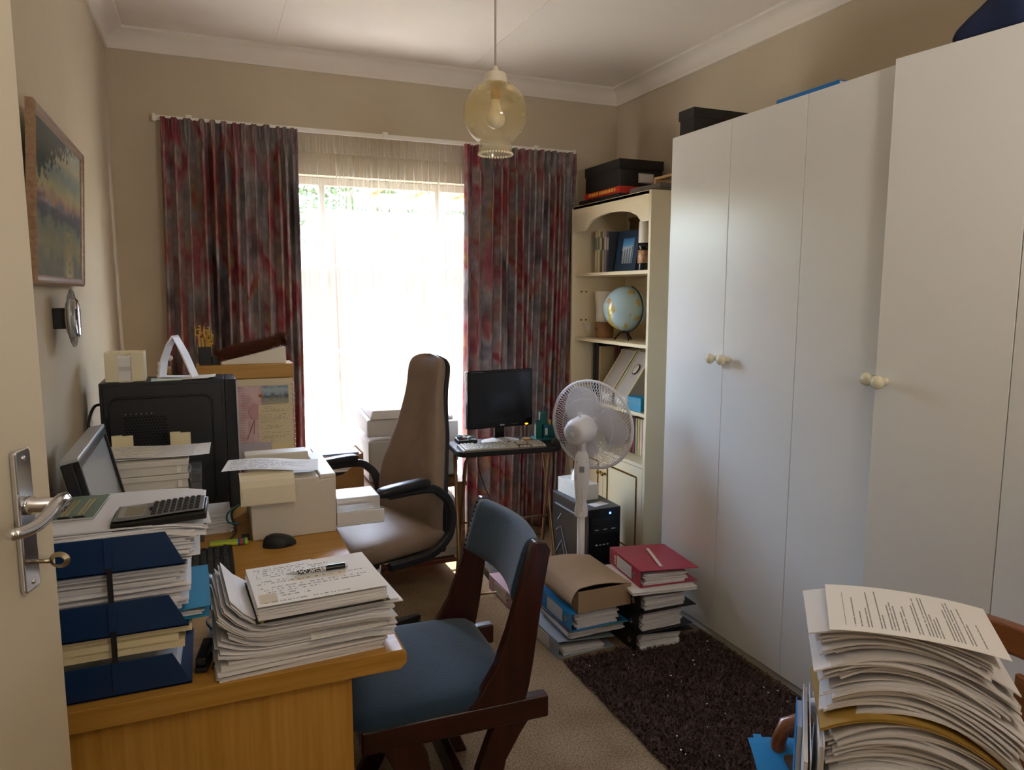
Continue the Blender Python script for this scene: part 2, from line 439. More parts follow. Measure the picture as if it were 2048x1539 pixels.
ky = MB(); ky.cyl((HX, .008, HZ-.062), (HX, .034, HZ-.062), .0035)
ky.grid(lambda u, v: (HX+.0022*math.cos(2*PI*v)*1.0, .046+(.011+.0035*math.cos(2*PI*v))*math.cos(2*PI*u), HZ-.062+(.009+.0035*math.sin(2*PI*v+1.57))*math.sin(2*PI*u)), 20, 8, True)
ky.build('key', brass_old, dr, smooth=True)

# ------------------------------------------------------------------ garden outside the window
pav = mat('pale_paving', '#bab4ab', .9, var=.08, vscale=3)
struct(MB().box(-14, 14, YB+.2, 6.1, -.35, -.25).build('ground', pav))
lawn = mat('lawn_green', '#5a5a46', .95, var=.2, vscale=12)
struct(MB().box(-14, 14, 6.1, 24, -.35, -.25).build('ground_lawn', lawn))
eave = mat('eave_board', '#cfc3ae', .8)
struct(MB().box(-2, 4, YB+.2, YB+.72, 2.46, 2.52).build('trim_4', eave))
brick_m = mat('garden_wall_brick', '#6d4f3c', .9, var=.15, vscale=6)
struct(MB().box(-6, 9, 9.6, 9.85, -.25, 2.6).build('wall_garden', brick_m))
leaf_m = mat('leaf_green', '#4d6632', .6, island=.5)
bark = mat('bark', '#6b5540', .9, var=.2)
def tree(name, label, x, y, h, r, seed, n=3200):
    rnd = random.Random(seed)
    t = thing(name, label, 'tree', (x, y, -.25), group='trees outside the window')
    b = MB(); b.tube([(0, 0, 0), (.05, .02, h*.4), (-.03, .05, h*.75)], [.09, .07, .03], 8)
    for k in range(5):
        a = k*1.3; b.tube([(0, 0, h*(.35+.06*k)), (math.cos(a)*r*.5, math.sin(a)*r*.5, h*(.55+.07*k))], [.035, .012], 6)
    b.build('trunk', bark, t, smooth=True)
    lf = MB()
    for i in range(n):
        u = rnd.gauss(0, 1), rnd.gauss(0, 1), rnd.gauss(0, 1); d = Vector(u).normalized()*r*rnd.random()**.4
        c = Vector((d.x, d.y, h*.72+d.z*.85)); s = rnd.uniform(.05, .1)
        M = Matrix.Translation(c) @ Euler((rnd.uniform(-1, 1), rnd.uniform(-1, 1), rnd.uniform(0, 6.3))).to_matrix().to_4x4()
        lf.add([(-s, 0, 0), (0, -s*.4, s*.15), (s, 0, 0), (0, s*.4, s*.15)], [(0, 1, 2, 3)], M)
    o = lf.build('foliage', leaf_m, t); o['kind'] = 'stuff'
tree('garden_tree', 'leafy green tree seen through the left panes of the window', -.1, 8.3, 3.4, 1.15, 3)
tree('garden_tree', 'leafy tree behind the sheer curtain beside the right drape', 4.6, 8.6, 3.6, 1.35, 5)
tree('garden_tree', 'dense tree rising over the garden wall behind the middle of the window', 2.6, 11.6, 4.6, 1.9, 8, 4500)
tree('garden_tree', 'bushy tree behind the garden wall at the left edge of the window', -1.2, 11.4, 4.4, 1.7, 9, 4500)
pg = thing('pergola', 'brown timber pergola in the garden behind the sheer curtain', 'pergola', (2.35, 6.6, -.25))
pw_m = wood('pergola_wood', '#8a5a34', '#b5814f', 'x')
for x in (-.7, .75): bx('post', pw_m, pg, x-.05, x+.05, -.05, .05, 0, 2.55)
for z in (2.32, 2.55): bx('beam', pw_m, pg, -1.1, 1.1, -.085, -.055, z, z+.12)
for k in range(6): bx('rafter', pw_m, pg, -.95+k*.38, -.89+k*.38, -.5, .5, 2.67, 2.76)
# ------------------------------------------------------------------ curtains
def curtain_mat():
    m = bpy.data.materials.new('printed_curtain_cloth'); m.use_nodes = True; nt = m.node_tree; b = nt.nodes['Principled BSDF']
    b.inputs['Roughness'].default_value = .9; b.inputs['Specular IOR Level'].default_value = .15
    t = node(nt, 'ShaderNodeTexCoord')
    def nz(sc, det, stretch, w=0, dist=0.0):
        mp = node(nt, 'ShaderNodeMapping'); mp.inputs['Scale'].default_value = stretch; mp.inputs['Location'].default_value = (w, w*1.7, 0)
        nt.links.new(t.outputs['UV'], mp.inputs[0])
        n = node(nt, 'ShaderNodeTexNoise'); n.inputs['Scale'].default_value = sc; n.inputs['Detail'].default_value = det; n.inputs['Roughness'].default_value = .6
        n.inputs['Distortion'].default_value = dist
        nt.links.new(mp.outputs[0], n.inputs['Vector']); return n.outputs[0]
    a = ramp(nt, nz(1, 2, (4.2, 3.0, 1), 0, .5), [(.30, '#5c5050'), (.40, '#8d8484'), (.47, '#a89c98'), (.515, '#a87478'), (.56, '#a24c57'), (.61, '#b29a90'), (.70, '#7d7a82')])
    c = ramp(nt, nz(1, 2, (5.5, 4.2, 1), 5.3, .8), [(.34, '#655a5a'), (.45, '#a39d9e'), (.52, '#ab827c'), (.56, '#9c4450'), (.60, '#a17a58'), (.68, '#86838a')])
    d = ramp(nt, nz(1, 7, (60, 45, 1), 2.1), [(.40, '#2d2325'), (.49, '#9a9090'), (.62, '#ffffff')])
    sel = ramp(nt, nz(1, 3, (4, 3, 1), 9.0), [(.44, 0.0), (.56, 1.0)])
    mx = node(nt, 'ShaderNodeMix', data_type='RGBA'); nt.links.new(sel, mx.inputs[0]); nt.links.new(a, mx.inputs[6]); nt.links.new(c, mx.inputs[7])
    m2 = node(nt, 'ShaderNodeMix', data_type='RGBA', blend_type='MULTIPLY'); m2.inputs[0].default_value = .30
    nt.links.new(mx.outputs[2], m2.inputs[6]); nt.links.new(d, m2.inputs[7])
    nt.links.new(m2.outputs[2], b.inputs['Base Color'])
    tl = node(nt, 'ShaderNodeBsdfTranslucent'); nt.links.new(m2.outputs[2], tl.inputs[0])
    ms = node(nt, 'ShaderNodeMixShader'); ms.inputs[0].default_value = .12
    nt.links.new(b.outputs[0], ms.inputs[1]); nt.links.new(tl.outputs[0], ms.inputs[2])
    nt.links.new(ms.outputs[0], nt.nodes['Material Output'].inputs[0])
    return m
drape_m = curtain_mat()
def drape(name, label, xa, xb, xa2, xb2, y0, z0, z1, folds, seed, amp=.05):
    rnd = random.Random(seed)
    ws = [rnd.uniform(.55, 1.6) for _ in range(folds)]; tot = sum(ws)
    cs = [0]
    for w_ in ws: cs.append(cs[-1]+w_/tot)
    am = [amp*rnd.uniform(.6, 1.15)*min(1.3, .5+.6*w_) for w_ in ws]
    dr_ = [rnd.uniform(-.012, .012) for _ in range(folds+1)]
    HB = z1-.11
    def f(u, v):
        z = z0+(z1-z0)*v
        k = 0
        while k < folds-1 and u > cs[k+1]: k += 1
        p = (u-cs[k])/(cs[k+1]-cs[k])
        head = sm(HB-.04, HB+.05, z)
        a = am[k]*(1-.25*head)*(0.75+.25*math.cos(v*3+k))
        s_ = math.sin(2*PI*p)
        s_ = math.copysign(abs(s_)**.75, s_)
        t = 1-v
        x = xa+(xb-xa)*u; x2 = xa2+(xb2-xa2)*u
        x = x+(x2-x)*t**1.3
        x += dr_[k]*t*1.4+.010*math.sin(2*PI*p*2)*(1-head)
        y = y0-a*s_ + .012*math.sin(9*u+2.2*t)*t
        pin = math.exp(-((z-HB)/.022)**2)
        y = y+(y0-.018-y)*.55*pin
        # pinch pleat fingers at the heading
        y -= head*.012*math.sin(2*PI*p*3)
        return (x, y, z)
    t = thing(name, label, 'curtain', (0, 0, 0), group='printed drapes at the window')
    g = MB(); g.grid(f, folds*16, 46)
    c = g.build('drape_cloth', drape_m, t, smooth=True)
    # unstretched UV: width counts the gathered cloth
    s = c.modifiers.new('cloth', 'SOLIDIFY'); s.thickness = .003
    # stitched hem band of the heading
    return t
d1 = drape('drape', 'long red and grey printed drape on the left of the window', -.165, .505, -.205, .470, 4.212, .03, 2.432, 13, 11)
d2 = drape('drape', 'long red and grey printed drape on the right, behind the monitor', 1.462, 2.212, 1.435, 2.150, 4.212, .02, 2.425, 15, 23)
def sheer_mat(name, al):
    m = bpy.data.materials.new(name); m.use_nodes = True; nt = m.node_tree; nt.nodes.clear()
    d = node(nt, 'ShaderNodeBsdfDiffuse'); d.inputs[0].default_value = lin('#f3ece0')
    l = node(nt, 'ShaderNodeBsdfTranslucent'); l.inputs[0].default_value = lin('#f3ece0')
    tr = node(nt, 'ShaderNodeBsdfTransparent'); o = node(nt, 'ShaderNodeOutputMaterial')
    m1 = node(nt, 'ShaderNodeMixShader'); m1.inputs[0].default_value = .55
    m2 = node(nt, 'ShaderNodeMixShader')
    lw = node(nt, 'ShaderNodeLayerWeight'); lw.inputs[0].default_value = .5      # threads close up where the voile is seen edge-on in its folds
    nt.links.new(math_n(nt, 'MULTIPLY_ADD', math_n(nt, 'POWER', lw.outputs['Facing'], 1.6), .75-.3*al, al), m2.inputs[0])
    nt.links.new(d.outputs[0], m1.inputs[1]); nt.links.new(l.outputs[0], m1.inputs[2])
    nt.links.new(tr.outputs[0], m2.inputs[1]); nt.links.new(m1.outputs[0], m2.inputs[2]); nt.links.new(m2.outputs[0], o.inputs[0])
    return m
sh_m = sheer_mat('sheer_voile', .10); sh_band = sheer_mat('sheer_heading', .6)
def sheer(label, xa, xb, xa2, xb2, folds, seed, amp, y0=4.29):
    rnd = random.Random(seed); ph = [rnd.uniform(0, 6.3) for _ in range(6)]
    z0, z1 = .02, 2.425
    def f(u, v, zz0=z0, zz1=z1, off=0):
        z = zz0+(zz1-zz0)*v; t = (z1-z)/(z1-z0)
        a = amp*(.35+.65*sm(0, .12, t))
        w_ = u*folds*2*PI
        y = y0+off+a*math.sin(w_+ph[0]+.8*math.sin(w_*.31+ph[1]))+a*.5*math.sin(w_*.47+ph[2]+t*.6)
        y += .006*math.sin(w_*3.1+ph[3])*(1-sm(.03, .12, t))
        x = xa+(xb-xa)*u+((xa2+(xb2-xa2)*u)-(xa+(xb-xa)*u))*t
        x += .008*math.sin(w_*.9+ph[4]+2*t)*t
        return (x, y, z)
    t = thing('sheer_curtain', label, 'curtain', (0, 0, 0), group='sheer curtains')
    MB().grid(f, folds*12, 24).build('voile', sh_m, t, smooth=True)
    MB().grid(lambda u, v: f(u, v, z1-.095, z1+.006, -.004), folds*14, 4).build('heading_tape', sh_band, t, smooth=True)
    return t
sheer('white sheer curtain in front of the bright middle of the window', .70, 1.56, .74, 1.56, 17, 5, .024, 4.308)
sheer('narrow white sheer curtain next to the left drape', .40, .70, .38, .73, 5, 8, .012, 4.312)
# curtain rail
rl = thing('curtain_rail', 'white curtain rail fixed above the window', 'curtain rail', (0, 0, 0))
rw = mat('rail_white', '#e9e4da', .4)
bx('track', rw, rl, -.19, 2.22, 4.262, 4.284, 2.428, 2.452, .003)
for x in (-.03, 1.0, 1.95):
    MB().box(x-.012, x+.012, 4.25, YB, 2.452, 2.462).box(x-.014, x+.014, 4.248, 4.262, 2.425, 2.462).build('bracket', rw, rl, bevel=.002)
for x in (-.195, 2.222): bx('end_cap', rw, rl, x-.008, x+.008, 4.256, 4.290, 2.422, 2.458, .004)

# ------------------------------------------------------------------ pendant lamp
PX, PY = 0.953, 2.416
pz = 2.160; LK = 1.215
lamp_glass = bpy.data.materials.new('smoked_yellow_glass'); lamp_glass.use_nodes = True
nt = lamp_glass.node_tree; nt.nodes.clear()
lw = node(nt, 'ShaderNodeLayerWeight'); lw.inputs[0].default_value = .5
fr_fac = math_n(nt, 'MULTIPLY_ADD', math_n(nt, 'POWER', lw.outputs['Facing'], 4.0), .55, .04)
tr = node(nt, 'ShaderNodeBsdfTransparent'); gl = node(nt, 'ShaderNodeBsdfGlossy'); gl.inputs['Roughness'].default_value = .03
df = node(nt, 'ShaderNodeBsdfTranslucent'); df.inputs[0].default_value = lin('#f2e6c0')
tcn = node(nt, 'ShaderNodeTexCoord'); sz = node(nt, 'ShaderNodeSeparateXYZ'); nt.links.new(tcn.outputs['Object'], sz.inputs[0])
# glass tint fades from amber at the top to clear at the bottom
tint = ramp(nt, math_n(nt, 'MULTIPLY_ADD', sz.outputs[2], 4.5, .5), [(.25, '#fcfaf4'), (.5, '#f8f0d8'), (.85, '#f5eacb')])
nt.links.new(tint, tr.inputs[0])
nv = node(nt, 'ShaderNodeTexVoronoi'); nv.inputs['Scale'].default_value = 14; nt.links.new(tcn.outputs['Object'], nv.inputs['Vector'])
nn = node(nt, 'ShaderNodeTexNoise'); nn.inputs['Scale'].default_value = 9; nt.links.new(tcn.outputs['Object'], nn.inputs['Vector'])
fl = math_n(nt, 'MULTIPLY', math_n(nt, 'LESS_THAN', nv.outputs[0], .28), math_n(nt, 'GREATER_THAN', nn.outputs[0], .52))
dens = math_n(nt, 'MULTIPLY_ADD', fl, .18, math_n(nt, 'MULTIPLY', ramp(nt, math_n(nt, 'MULTIPLY_ADD', sz.outputs[2], 4.5, .5), [(.0, .34), (.14, .30), (.20, .10), (.6, .24), (.9, .36)]), 1.0))
a1 = node(nt, 'ShaderNodeMixShader'); a2 = node(nt, 'ShaderNodeMixShader'); ou = node(nt, 'ShaderNodeOutputMaterial')
nt.links.new(dens, a1.inputs[0]); nt.links.new(tr.outputs[0], a1.inputs[1]); nt.links.new(df.outputs[0], a1.inputs[2])
nt.links.new(fr_fac, a2.inputs[0]); nt.links.new(a1.outputs[0], a2.inputs[1]); nt.links.new(gl.outputs[0], a2.inputs[2]); nt.links.new(a2.outputs[0], ou.inputs[0])
pd = thing('pendant_lamp', 'round amber glass pendant lamp hanging from the ceiling', 'lamp', (PX, PY, pz))
pd.scale = (LK, LK, LK); HC = (ZC-pz)/LK
cream_pl = mat('cream_plastic', '#ddd3bd', .4)
GR = .0905
pr = []
a0, a1_ = R(-61), R(68)
for i in range(29):
    a = a0+(a1_-a0)*i/28; pr.append((GR*math.cos(a), GR*math.sin(a)))
zb = GR*math.sin(a0); rb = GR*math.cos(a0)
pr = [(rb+.005, zb-.030), (rb+.003, zb-.015), (rb, zb)]+pr
g = MB()
n = 40
prof = [(r_, z_) for r_, z_ in pr]
vs = []
g.lathe(prof, n)
g.f = [f_ for f_ in g.f if len(f_) == 4]
g.build('globe_shade', lamp_glass, pd, smooth=True)
clear_g = glass_m
bd = MB()
for k in range(36):
    a = 2*PI*k/36; bd.ell(((rb+.004)*math.cos(a), (rb+.004)*math.sin(a), zb-.031), (.0036, .0036, .0036), 8, 5)
bdo = bd.build('beaded_rim', mat('bead_glass', '#f1e6c8', .1, spec=.8), pd, smooth=True)
ztop = GR*math.sin(a1_)
MB().lathe([(.0335, ztop-.004), (.033, ztop+.012), (.029, ztop+.026), (.018, ztop+.030), (.010, ztop+.032), (.007, ztop+.042), (.004, ztop+.046)], 28).build('cap', cream_pl, pd, auto=40)
MB().cyl((0, 0, ztop+.04), (0, 0, HC), .0028, n=10).build('flex', mat('grey_flex', '#b3aa9c', .6), pd, smooth=True)
MB().lathe([(.0, HC-.045), (.012, HC-.045), (.04, HC-.01), (.042, HC), (0, HC)], 24).build('ceiling_rose', cream_pl, pd, auto=40)
MB().lathe([(.013, ztop-.045), (.015, ztop-.02), (.015, ztop)], 18).build('lamp_holder', mat('lampholder_brown', '#b79a63', .4), pd, auto=40)
bl = [(0, ztop-.125)]
for i in range(1, 14):
    a = R(-90+i*10.5); bl.append((.0275*math.cos(a), ztop-.0975+.0275*math.sin(a)))
bl += [(.015, ztop-.062), (.0125, ztop-.045)]
MB().lathe(bl, 24).build('bulb', mat('frosted_bulb', '#efe6d4', .25, spec=.7), pd, smooth=True)

# ------------------------------------------------------------------ painting on the left wall
fr_m = wood('picture_frame_wood', '#775a42', '#9c7d60', 'y', 1.5, .4)
pc = thing('framed_painting', 'framed landscape painting of a tree by pale water on the left wall', 'painting', (XL+.014, 2.50, 1.57), rot=(0, R(3.2), 0))
y0, y1, hh_ = -.42, .355, .437
fw_ = .026
def fr_piece(a, b, inward, name='frame_rail'):
    P0 = Vector(a); P1 = Vector(b); d = (P1-P0).normalized(); L = (P1-P0).length; i = Vector(inward)
    n = Vector((1, 0, 0))
    # profile in (inward, outward-from-wall)
    pr = [(0, 0), (0, .016), (.006, .021), (.012, .017), (.020, .014), (fw_, .009), (fw_, 0)]
    A = []; B = []
    for q, h in pr:
        A.append(P0+d*q+i*q+n*h); B.append(P1-d*q+i*q+n*h)
    m_ = len(pr); mbb = MB(); mbb.add(A+B, [tuple(reversed(range(m_))), tuple(range(m_, 2*m_))]+[(k, (k+1) % m_, m_+(k+1) % m_, m_+k) for k in range(m_)])
    mbb.build(name, fr_m, pc)
fr_piece((0, y0, 0), (0, y1, 0), (0, 0, 1)); fr_piece((0, y0, hh_), (0, y1, hh_), (0, 0, -1))
fr_piece((0, y0, 0), (0, y0, hh_), (0, 1, 0)); fr_piece((0, y1, 0), (0, y1, hh_), (0, -1, 0))
def painting_mat():
    m = bpy.data.materials.new('landscape_paint'); m.use_nodes = True; nt = m.node_tree; b = nt.nodes['Principled BSDF']; b.inputs['Roughness'].default_value = .55
    t = node(nt, 'ShaderNodeTexCoord'); sp = node(nt, 'ShaderNodeSeparateXYZ'); nt.links.new(t.outputs['UV'], sp.inputs[0])
    n = node(nt, 'ShaderNodeTexNoise'); n.inputs['Scale'].default_value = 9; n.inputs['Detail'].default_value = 6; nt.links.new(t.outputs['UV'], n.inputs['Vector'])
    v = math_n(nt, 'ADD', sp.outputs[1], math_n(nt, 'MULTIPLY_ADD', n.outputs[0], .22, -.11))
    base = ramp(nt, v, [(0, '#6b6450'), (.12, '#8d8a6a'), (.24, '#bdb585'), (.37, '#9aa08b'), (.42, '#64636a'), (.50, '#706a74'), (.54, '#cfa78f'), (.62, '#e2d8a6'), (.74, '#b7c8c6'), (.85, '#ded6b6'), (1, '#a3b0ae')])
    # dark tree mass to the left (u small) in the upper half
    u = sp.outputs[0]
    n2 = node(nt, 'ShaderNodeTexNoise'); n2.inputs['Scale'].default_value = 22; n2.inputs['Detail'].default_value = 5; nt.links.new(t.outputs['UV'], n2.inputs['Vector'])
    k = math_n(nt, 'ADD', math_n(nt, 'MULTIPLY', math_n(nt, 'SUBTRACT', .72, u), 1.6), math_n(nt, 'MULTIPLY', math_n(nt, 'SUBTRACT', sp.outputs[1], .86), 3.0))
    k = math_n(nt, 'ADD', k, math_n(nt, 'MULTIPLY_ADD', n2.outputs[0], 1.8, -.9))
    kk = ramp(nt, k, [(.28, 0.0), (.42, .85)])
    mx = node(nt, 'ShaderNodeMix', data_type='RGBA'); mx.inputs[7].default_value = lin('#3d4344'); nt.links.new(kk, mx.inputs[0]); nt.links.new(base, mx.inputs[6])
    # reflection of the evening light in the water
    dx = math_n(nt, 'SUBTRACT', u, .70); g1 = math_n(nt, 'MULTIPLY', math_n(nt, 'MULTIPLY', dx, dx), 60.0)
    g2 = math_n(nt, 'SUBTRACT', 1.0, g1); g3 = math_n(nt, 'MULTIPLY', math_n(nt, 'MAXIMUM', g2, 0.0), math_n(nt, 'LESS_THAN', sp.outputs[1], .36))
    g3 = math_n(nt, 'MULTIPLY', g3, math_n(nt, 'GREATER_THAN', n2.outputs[0], .42))
    m2 = node(nt, 'ShaderNodeMix', data_type='RGBA'); m2.inputs[7].default_value = lin('#d3bd82'); nt.links.new(g3, m2.inputs[0]); nt.links.new(mx.outputs[2], m2.inputs[6])
    nt.links.new(m2.outputs[2], b.inputs['Base Color'])
    return m
MB().slab(lambda u, v: (.010, y0+.02+(y1-y0-.04)*u, .02+(hh_-.04)*v), 2, 2, .004).build('canvas', painting_mat(), pc)

# ------------------------------------------------------------------ round glass wall clock
ck = thing('wall_clock', 'round glass wall clock mounted below the painting', 'clock', (XL, 2.47, 1.475), rot=(0, R(90), 0))
black_pl = mat('black_plastic', '#17171a', .45, bump=.05, bscale=300)
MB().box(-.03, .03, -.028, .028, 0, .034).build('movement_box', black_pl, ck, bevel=.003)
cg = mat('clock_glass', '#e8ecec', .05, trans=.75, ior=1.3, spec=.6)
MB().lathe([(0, .040), (.075, .042), (.085, .046), (.085, .049), (.074, .047), (0, .045)], 40).build('glass_rim', cg, ck, smooth=True)
MB().lathe([(0, .034), (.048, .034), (.056, .040), (.056, .050), (.050, .054), (0, .054)], 40).build('dial', mat('clock_dial', '#e6e2d8', .35), ck, auto=40)
MB().lathe([(.050, .050), (.058, .050), (.058, .058), (.054, .061), (.050, .058)], 40).build('dial_ring', chrome, ck, auto=40)
MB().box(-.002, .002, -.006, .038, .055, .057).build('minute_hand', black_pl, ck)
MB().box(-.026, .005, -.0025, .0025, .057, .059).build('hour_hand', black_pl, ck)

# ------------------------------------------------------------------ wardrobe
wd_m = mat('white_melamine', '#e4e3df', .30, spec=.6, var=.01, vscale=2)
knob_m = mat('cream_knob_ceramic', '#e6dfc2', .25, spec=.6)
WXF, WH = 2.036, 2.262
wd = thing('wardrobe', 'tall white built-in wardrobe with cream double knobs along the right wall', 'wardrobe', (WXF, .46, 0))
oy = -.46
def wl(name, m, x0, x1, y0_, y1_, z0, z1, par=wd, bev=.001): return bx(name, m, par, x0-WXF, x1-WXF, y0_+oy, y1_+oy, z0, z1, bev)
wl('side_panel', wd_m, 2.056, 2.57, 2.909, 2.926, 0, WH)
wl('side_panel', wd_m, 2.056, 2.57, .46, .477, 0, WH)
for y in (2.0965, 1.30): wl('divider_panel', wd_m, 2.056, 2.56, y-.008, y+.008, .06, WH-.018)
wl('top_panel', wd_m, 2.056, 2.57, .477, 2.909, WH-.018, WH)
wl('back_panel', wd_m, 2.56, 2.57, .477, 2.909, .06, WH-.018)
wl('base_panel', wd_m, 2.056, 2.56, .477, 2.909, .042, .06)
wl('plinth', wd_m, 2.062, 2.078, .477, 2.909, 0, .042)
knob_prof = [(r_*1.3, z_*1.3) for r_, z_ in [(.0, 0), (.0105, 0), (.0105, .003), (.0075, .008), (.007, .014), (.010, .019), (.0155, .024), (.0175, .031), (.0155, .038), (.009, .043), (0, .0445)]]
knob_me = MB().lathe(knob_prof, 20).mesh('knob', knob_m, True)
doors = [(2.5125, 2.9245, 'lo'), (2.0985, 2.5095, 'hi'), (1.7015, 2.0955, 'lo'), (1.3015, 1.6985, 'hi'), (.885, 1.2985, 'lo'), (.4775, .882, 'hi')]
for i, (ya, yb, kn) in enumerate(doors):
    dd = bpy.data.objects.new('wardrobe_door', None)
    me = MB()
    # hinge side at y = ya for 'hi' knob doors, yb for the others
    hy = ya if kn == 'hi' else yb
    s_ = 1 if kn == 'hi' else -1
    wdt = yb-ya
    me = MB().box(-.0, .018, 0 if s_ > 0 else -wdt, wdt if s_ > 0 else 0, .047, WH+.001).build('wardrobe_door', wd_m, wd, bevel=.0015)
    me.location = (0, hy+oy, 0)
    if i == 3: me.rotation_euler = (0, 0, R(7.2))
    ko = bpy.data.objects.new('knob', knob_me); COL.objects.link(ko); ko.parent = me
    ko.location = (0, s_*(wdt-.035), 1.272); ko.rotation_euler = (0, R(-90), 0)

# things on the wardrobe
blk_board = mat('black_card', '#1f1a17', .7)
b1 = thing('shoe_box', 'black lidded shoe box on top of the wardrobe', 'box', (2.215, 2.855, WH))
bx('box_body', blk_board, b1, -.153, .153, -.052, .052, 0, .10)
bx('lid', blk_board, b1, -.158, .158, -.057, .057, .072, .116, .0015)
fo = thing('flat_folder', 'flat bright blue folder lying on the wardrobe top', 'folder', (2.14, 2.03, WH))
bl_m = mat('blue_card', '#1f77c4', .5)
bx('cover', bl_m, fo, -.09, .10, -.06, .24, 0, .002, 0); bx('cover', bl_m, fo, -.09, .10, -.06, .24, .016, .018, 0); bx('spine', bl_m, fo, -.092, -.09, -.06, .24, 0, .018, 0)
bx('sheets', mat('paper_plain', '#eceae8', .8, spec=.2, island=.15), fo, -.088, .095, -.055, .235, .002, .016, 0)
navy_cloth = mat('navy_cloth', '#1c2748', .85, bump=.2, bscale=200)
bgq = thing('cloth_bag', 'navy blue cloth bag slumped on top of the wardrobe', 'bag', (2.15, 1.47, WH))
def bagf(u, v):
    a = 2*PI*u; b_ = PI*(v-.5); cx = math.copysign(abs(math.cos(a))**.7, math.cos(a)); sy_ = math.copysign(abs(math.sin(a))**.7, math.sin(a))
    z = .085+.085*math.copysign(abs(math.sin(b_))**.8, math.sin(b_))
    r_ = math.cos(b_)**.5 if math.cos(b_) > 0 else 0
    w_ = 1+.08*math.sin(5*a+3*v)
    yy = .125*r_*sy_*w_
    z *= .30+.70*min(1, max(0, (.10-yy)/.17))**.8
    return (.10*r_*cx*w_, yy, z)
MB().grid(bagf, 32, 14, True).build('bag_body', navy_cloth, bgq, smooth=True)
MB().tube(spl([(-.05, -.10, .15), (-.06, -.13, .19), (0, -.15, .21), (.05, -.13, .19), (.05, -.1, .15)]), .006, 8).build('strap', navy_cloth, bgq, smooth=True)
for k, (c_, w_, h_, lb, yy) in enumerate((('#7f8a6b', .05, .03, 'green-grey flat box at the near end of the wardrobe top, lowest of its stack', 1.14), ('#d9d4c6', .0, .03, 'cream box file on the green-grey box above the open wardrobe door', 1.14), ('#4a6a63', .02, .022, 'dark green book on the cream box file at the top right corner', 1.13))):
    z0_ = WH+(0, .045, .085)[k]
    t = thing('flat_box', lb, 'box', (2.18, yy, z0_)) if k < 2 else thing('hardback_book', lb, 'book', (2.18, yy, z0_))
    mm = mat('topstack%d' % k, c_, .6)
    h2 = (.045, .04, .03)[k]
    if k < 2:
        bx('box_body', mm, t, -.11, .11, -.13+w_*.3, .13-w_*.3, 0, h2*.6); bx('lid', mm, t, -.113, .113, -.133+w_*.3, .133-w_*.3, h2*.6, h2)
    else:
        bx('cover', mm, t, -.1, .1, -.14, .10, 0, .003, 0); bx('cover', mm, t, -.1, .1, -.14, .10, h2-.003, h2, 0); bx('page_block', MATS['paper_plain'], t, -.097, .095, -.137, .097, .003, h2-.003, 0)

# ------------------------------------------------------------------ shaggy rug
rug_m = mat('rug_brown', '#6b5754', .95, spec=.1, var=.25, vscale=30, island=.55)
rg = thing('shaggy_rug', 'dark brown shaggy rug on the carpet in front of the wardrobe', 'rug', (1.67, 1.72, 0))
bx('backing', mat('rug_backing', '#3c2d2b', .95), rg, -.335, .355, -.36, .85, 0, .008, 0)
rnd = random.Random(4); pile = MB(); N = 26000
for i in range(N):
    x = rnd.uniform(-.345, .365); y = rnd.uniform(-.37, .865)
    s_ = rnd.uniform(.005, .009); a = rnd.uniform(0, 6.3); l_ = rnd.uniform(.010, .020); b_ = rnd.uniform(0, 6.3)
    tx, ty = x+math.cos(b_)*l_*.8, y+math.sin(b_)*l_*.8; h_ = .006+rnd.uniform(.008, .016)
    ca, sa = math.cos(a)*s_/2, math.sin(a)*s_/2
    pile.add([(x-ca, y-sa, .006), (x+ca, y+sa, .006), (tx+ca*.5, ty+sa*.5, h_), (tx-ca*.5, ty-sa*.5, h_)], [(0, 1, 2, 3)])
p_ = pile.build('pile', rug_m, rg); p_['kind'] = 'stuff'
# crumbs and paper scraps on the rug
sc = MB()
for i in range(46):
    x = rnd.uniform(-.31, .33); y = rnd.uniform(-.35, .80); s_ = rnd.uniform(.0015, .004)
    sc.box(-s_, s_, -s_*.6, s_*.6, .021, .023, T(x, y, 0) @ RZ(rnd.uniform(0, 3)))
o = sc.build('paper_scraps', MATS['paper_plain']); o.location = (1.67, 1.72, 0); tag(o, 'tiny white paper scraps scattered over the dark rug', 'scraps', kind='stuff')
# ------------------------------------------------------------------ shared materials
oak_x = wood('oak_veneer_x', '#a4762c', '#c49548', 'x', .9, .42, spec=.4)
oak_y = wood('oak_veneer_y', '#99702c', '#b98e48', 'y', .9, .38, spec=.4)
oak_z = wood('oak_veneer_z', '#b58333', '#d0a050', 'z', .9, .45, spec=.4)
paper = MATS['paper_plain']
papers = mat('paper_bundle', '#edecef', .8, spec=.2, island=.24)
cream_paper = mat('cream_card', '#e6dab4', .75, spec=.2, island=.1)
pr_doc = printed('letter_print', lines=34, cover=.6, dens=.8)
pr_doc2 = printed('form_print', lines=40, cover=.55, seed=4, dens=.7, margin=.06)
pr_hand = printed('handwriting', base='#e8e5e0', ink='#6f6f74', lines=18, cover=.5, seed=9, dens=.85, margin=.05, wscale=40)
pr_sw = printed('letter_print_turned', lines=52, cover=.62, dens=.55, wscale=34, swap=True, seed=2)
navy = mat('navy_plastic', '#0e2f5a', .38, spec=.5)
blackm = mat('black_matt', '#1b1b1d', .55, bump=.04, bscale=400)
blackg = mat('black_gloss', '#0e0f12', .22)
beige_pl = mat('beige_plastic', '#d6d0c2', .45)
white_pl = mat('white_plastic', '#e6e4e2', .38)
grey_pl = mat('grey_plastic', '#8d8f92', .45)
teal_m = mat('teal_card', '#1581a8', .5)
silver = mat('silver_plastic', '#b9babd', .3, metal=.6)
DZ = .75
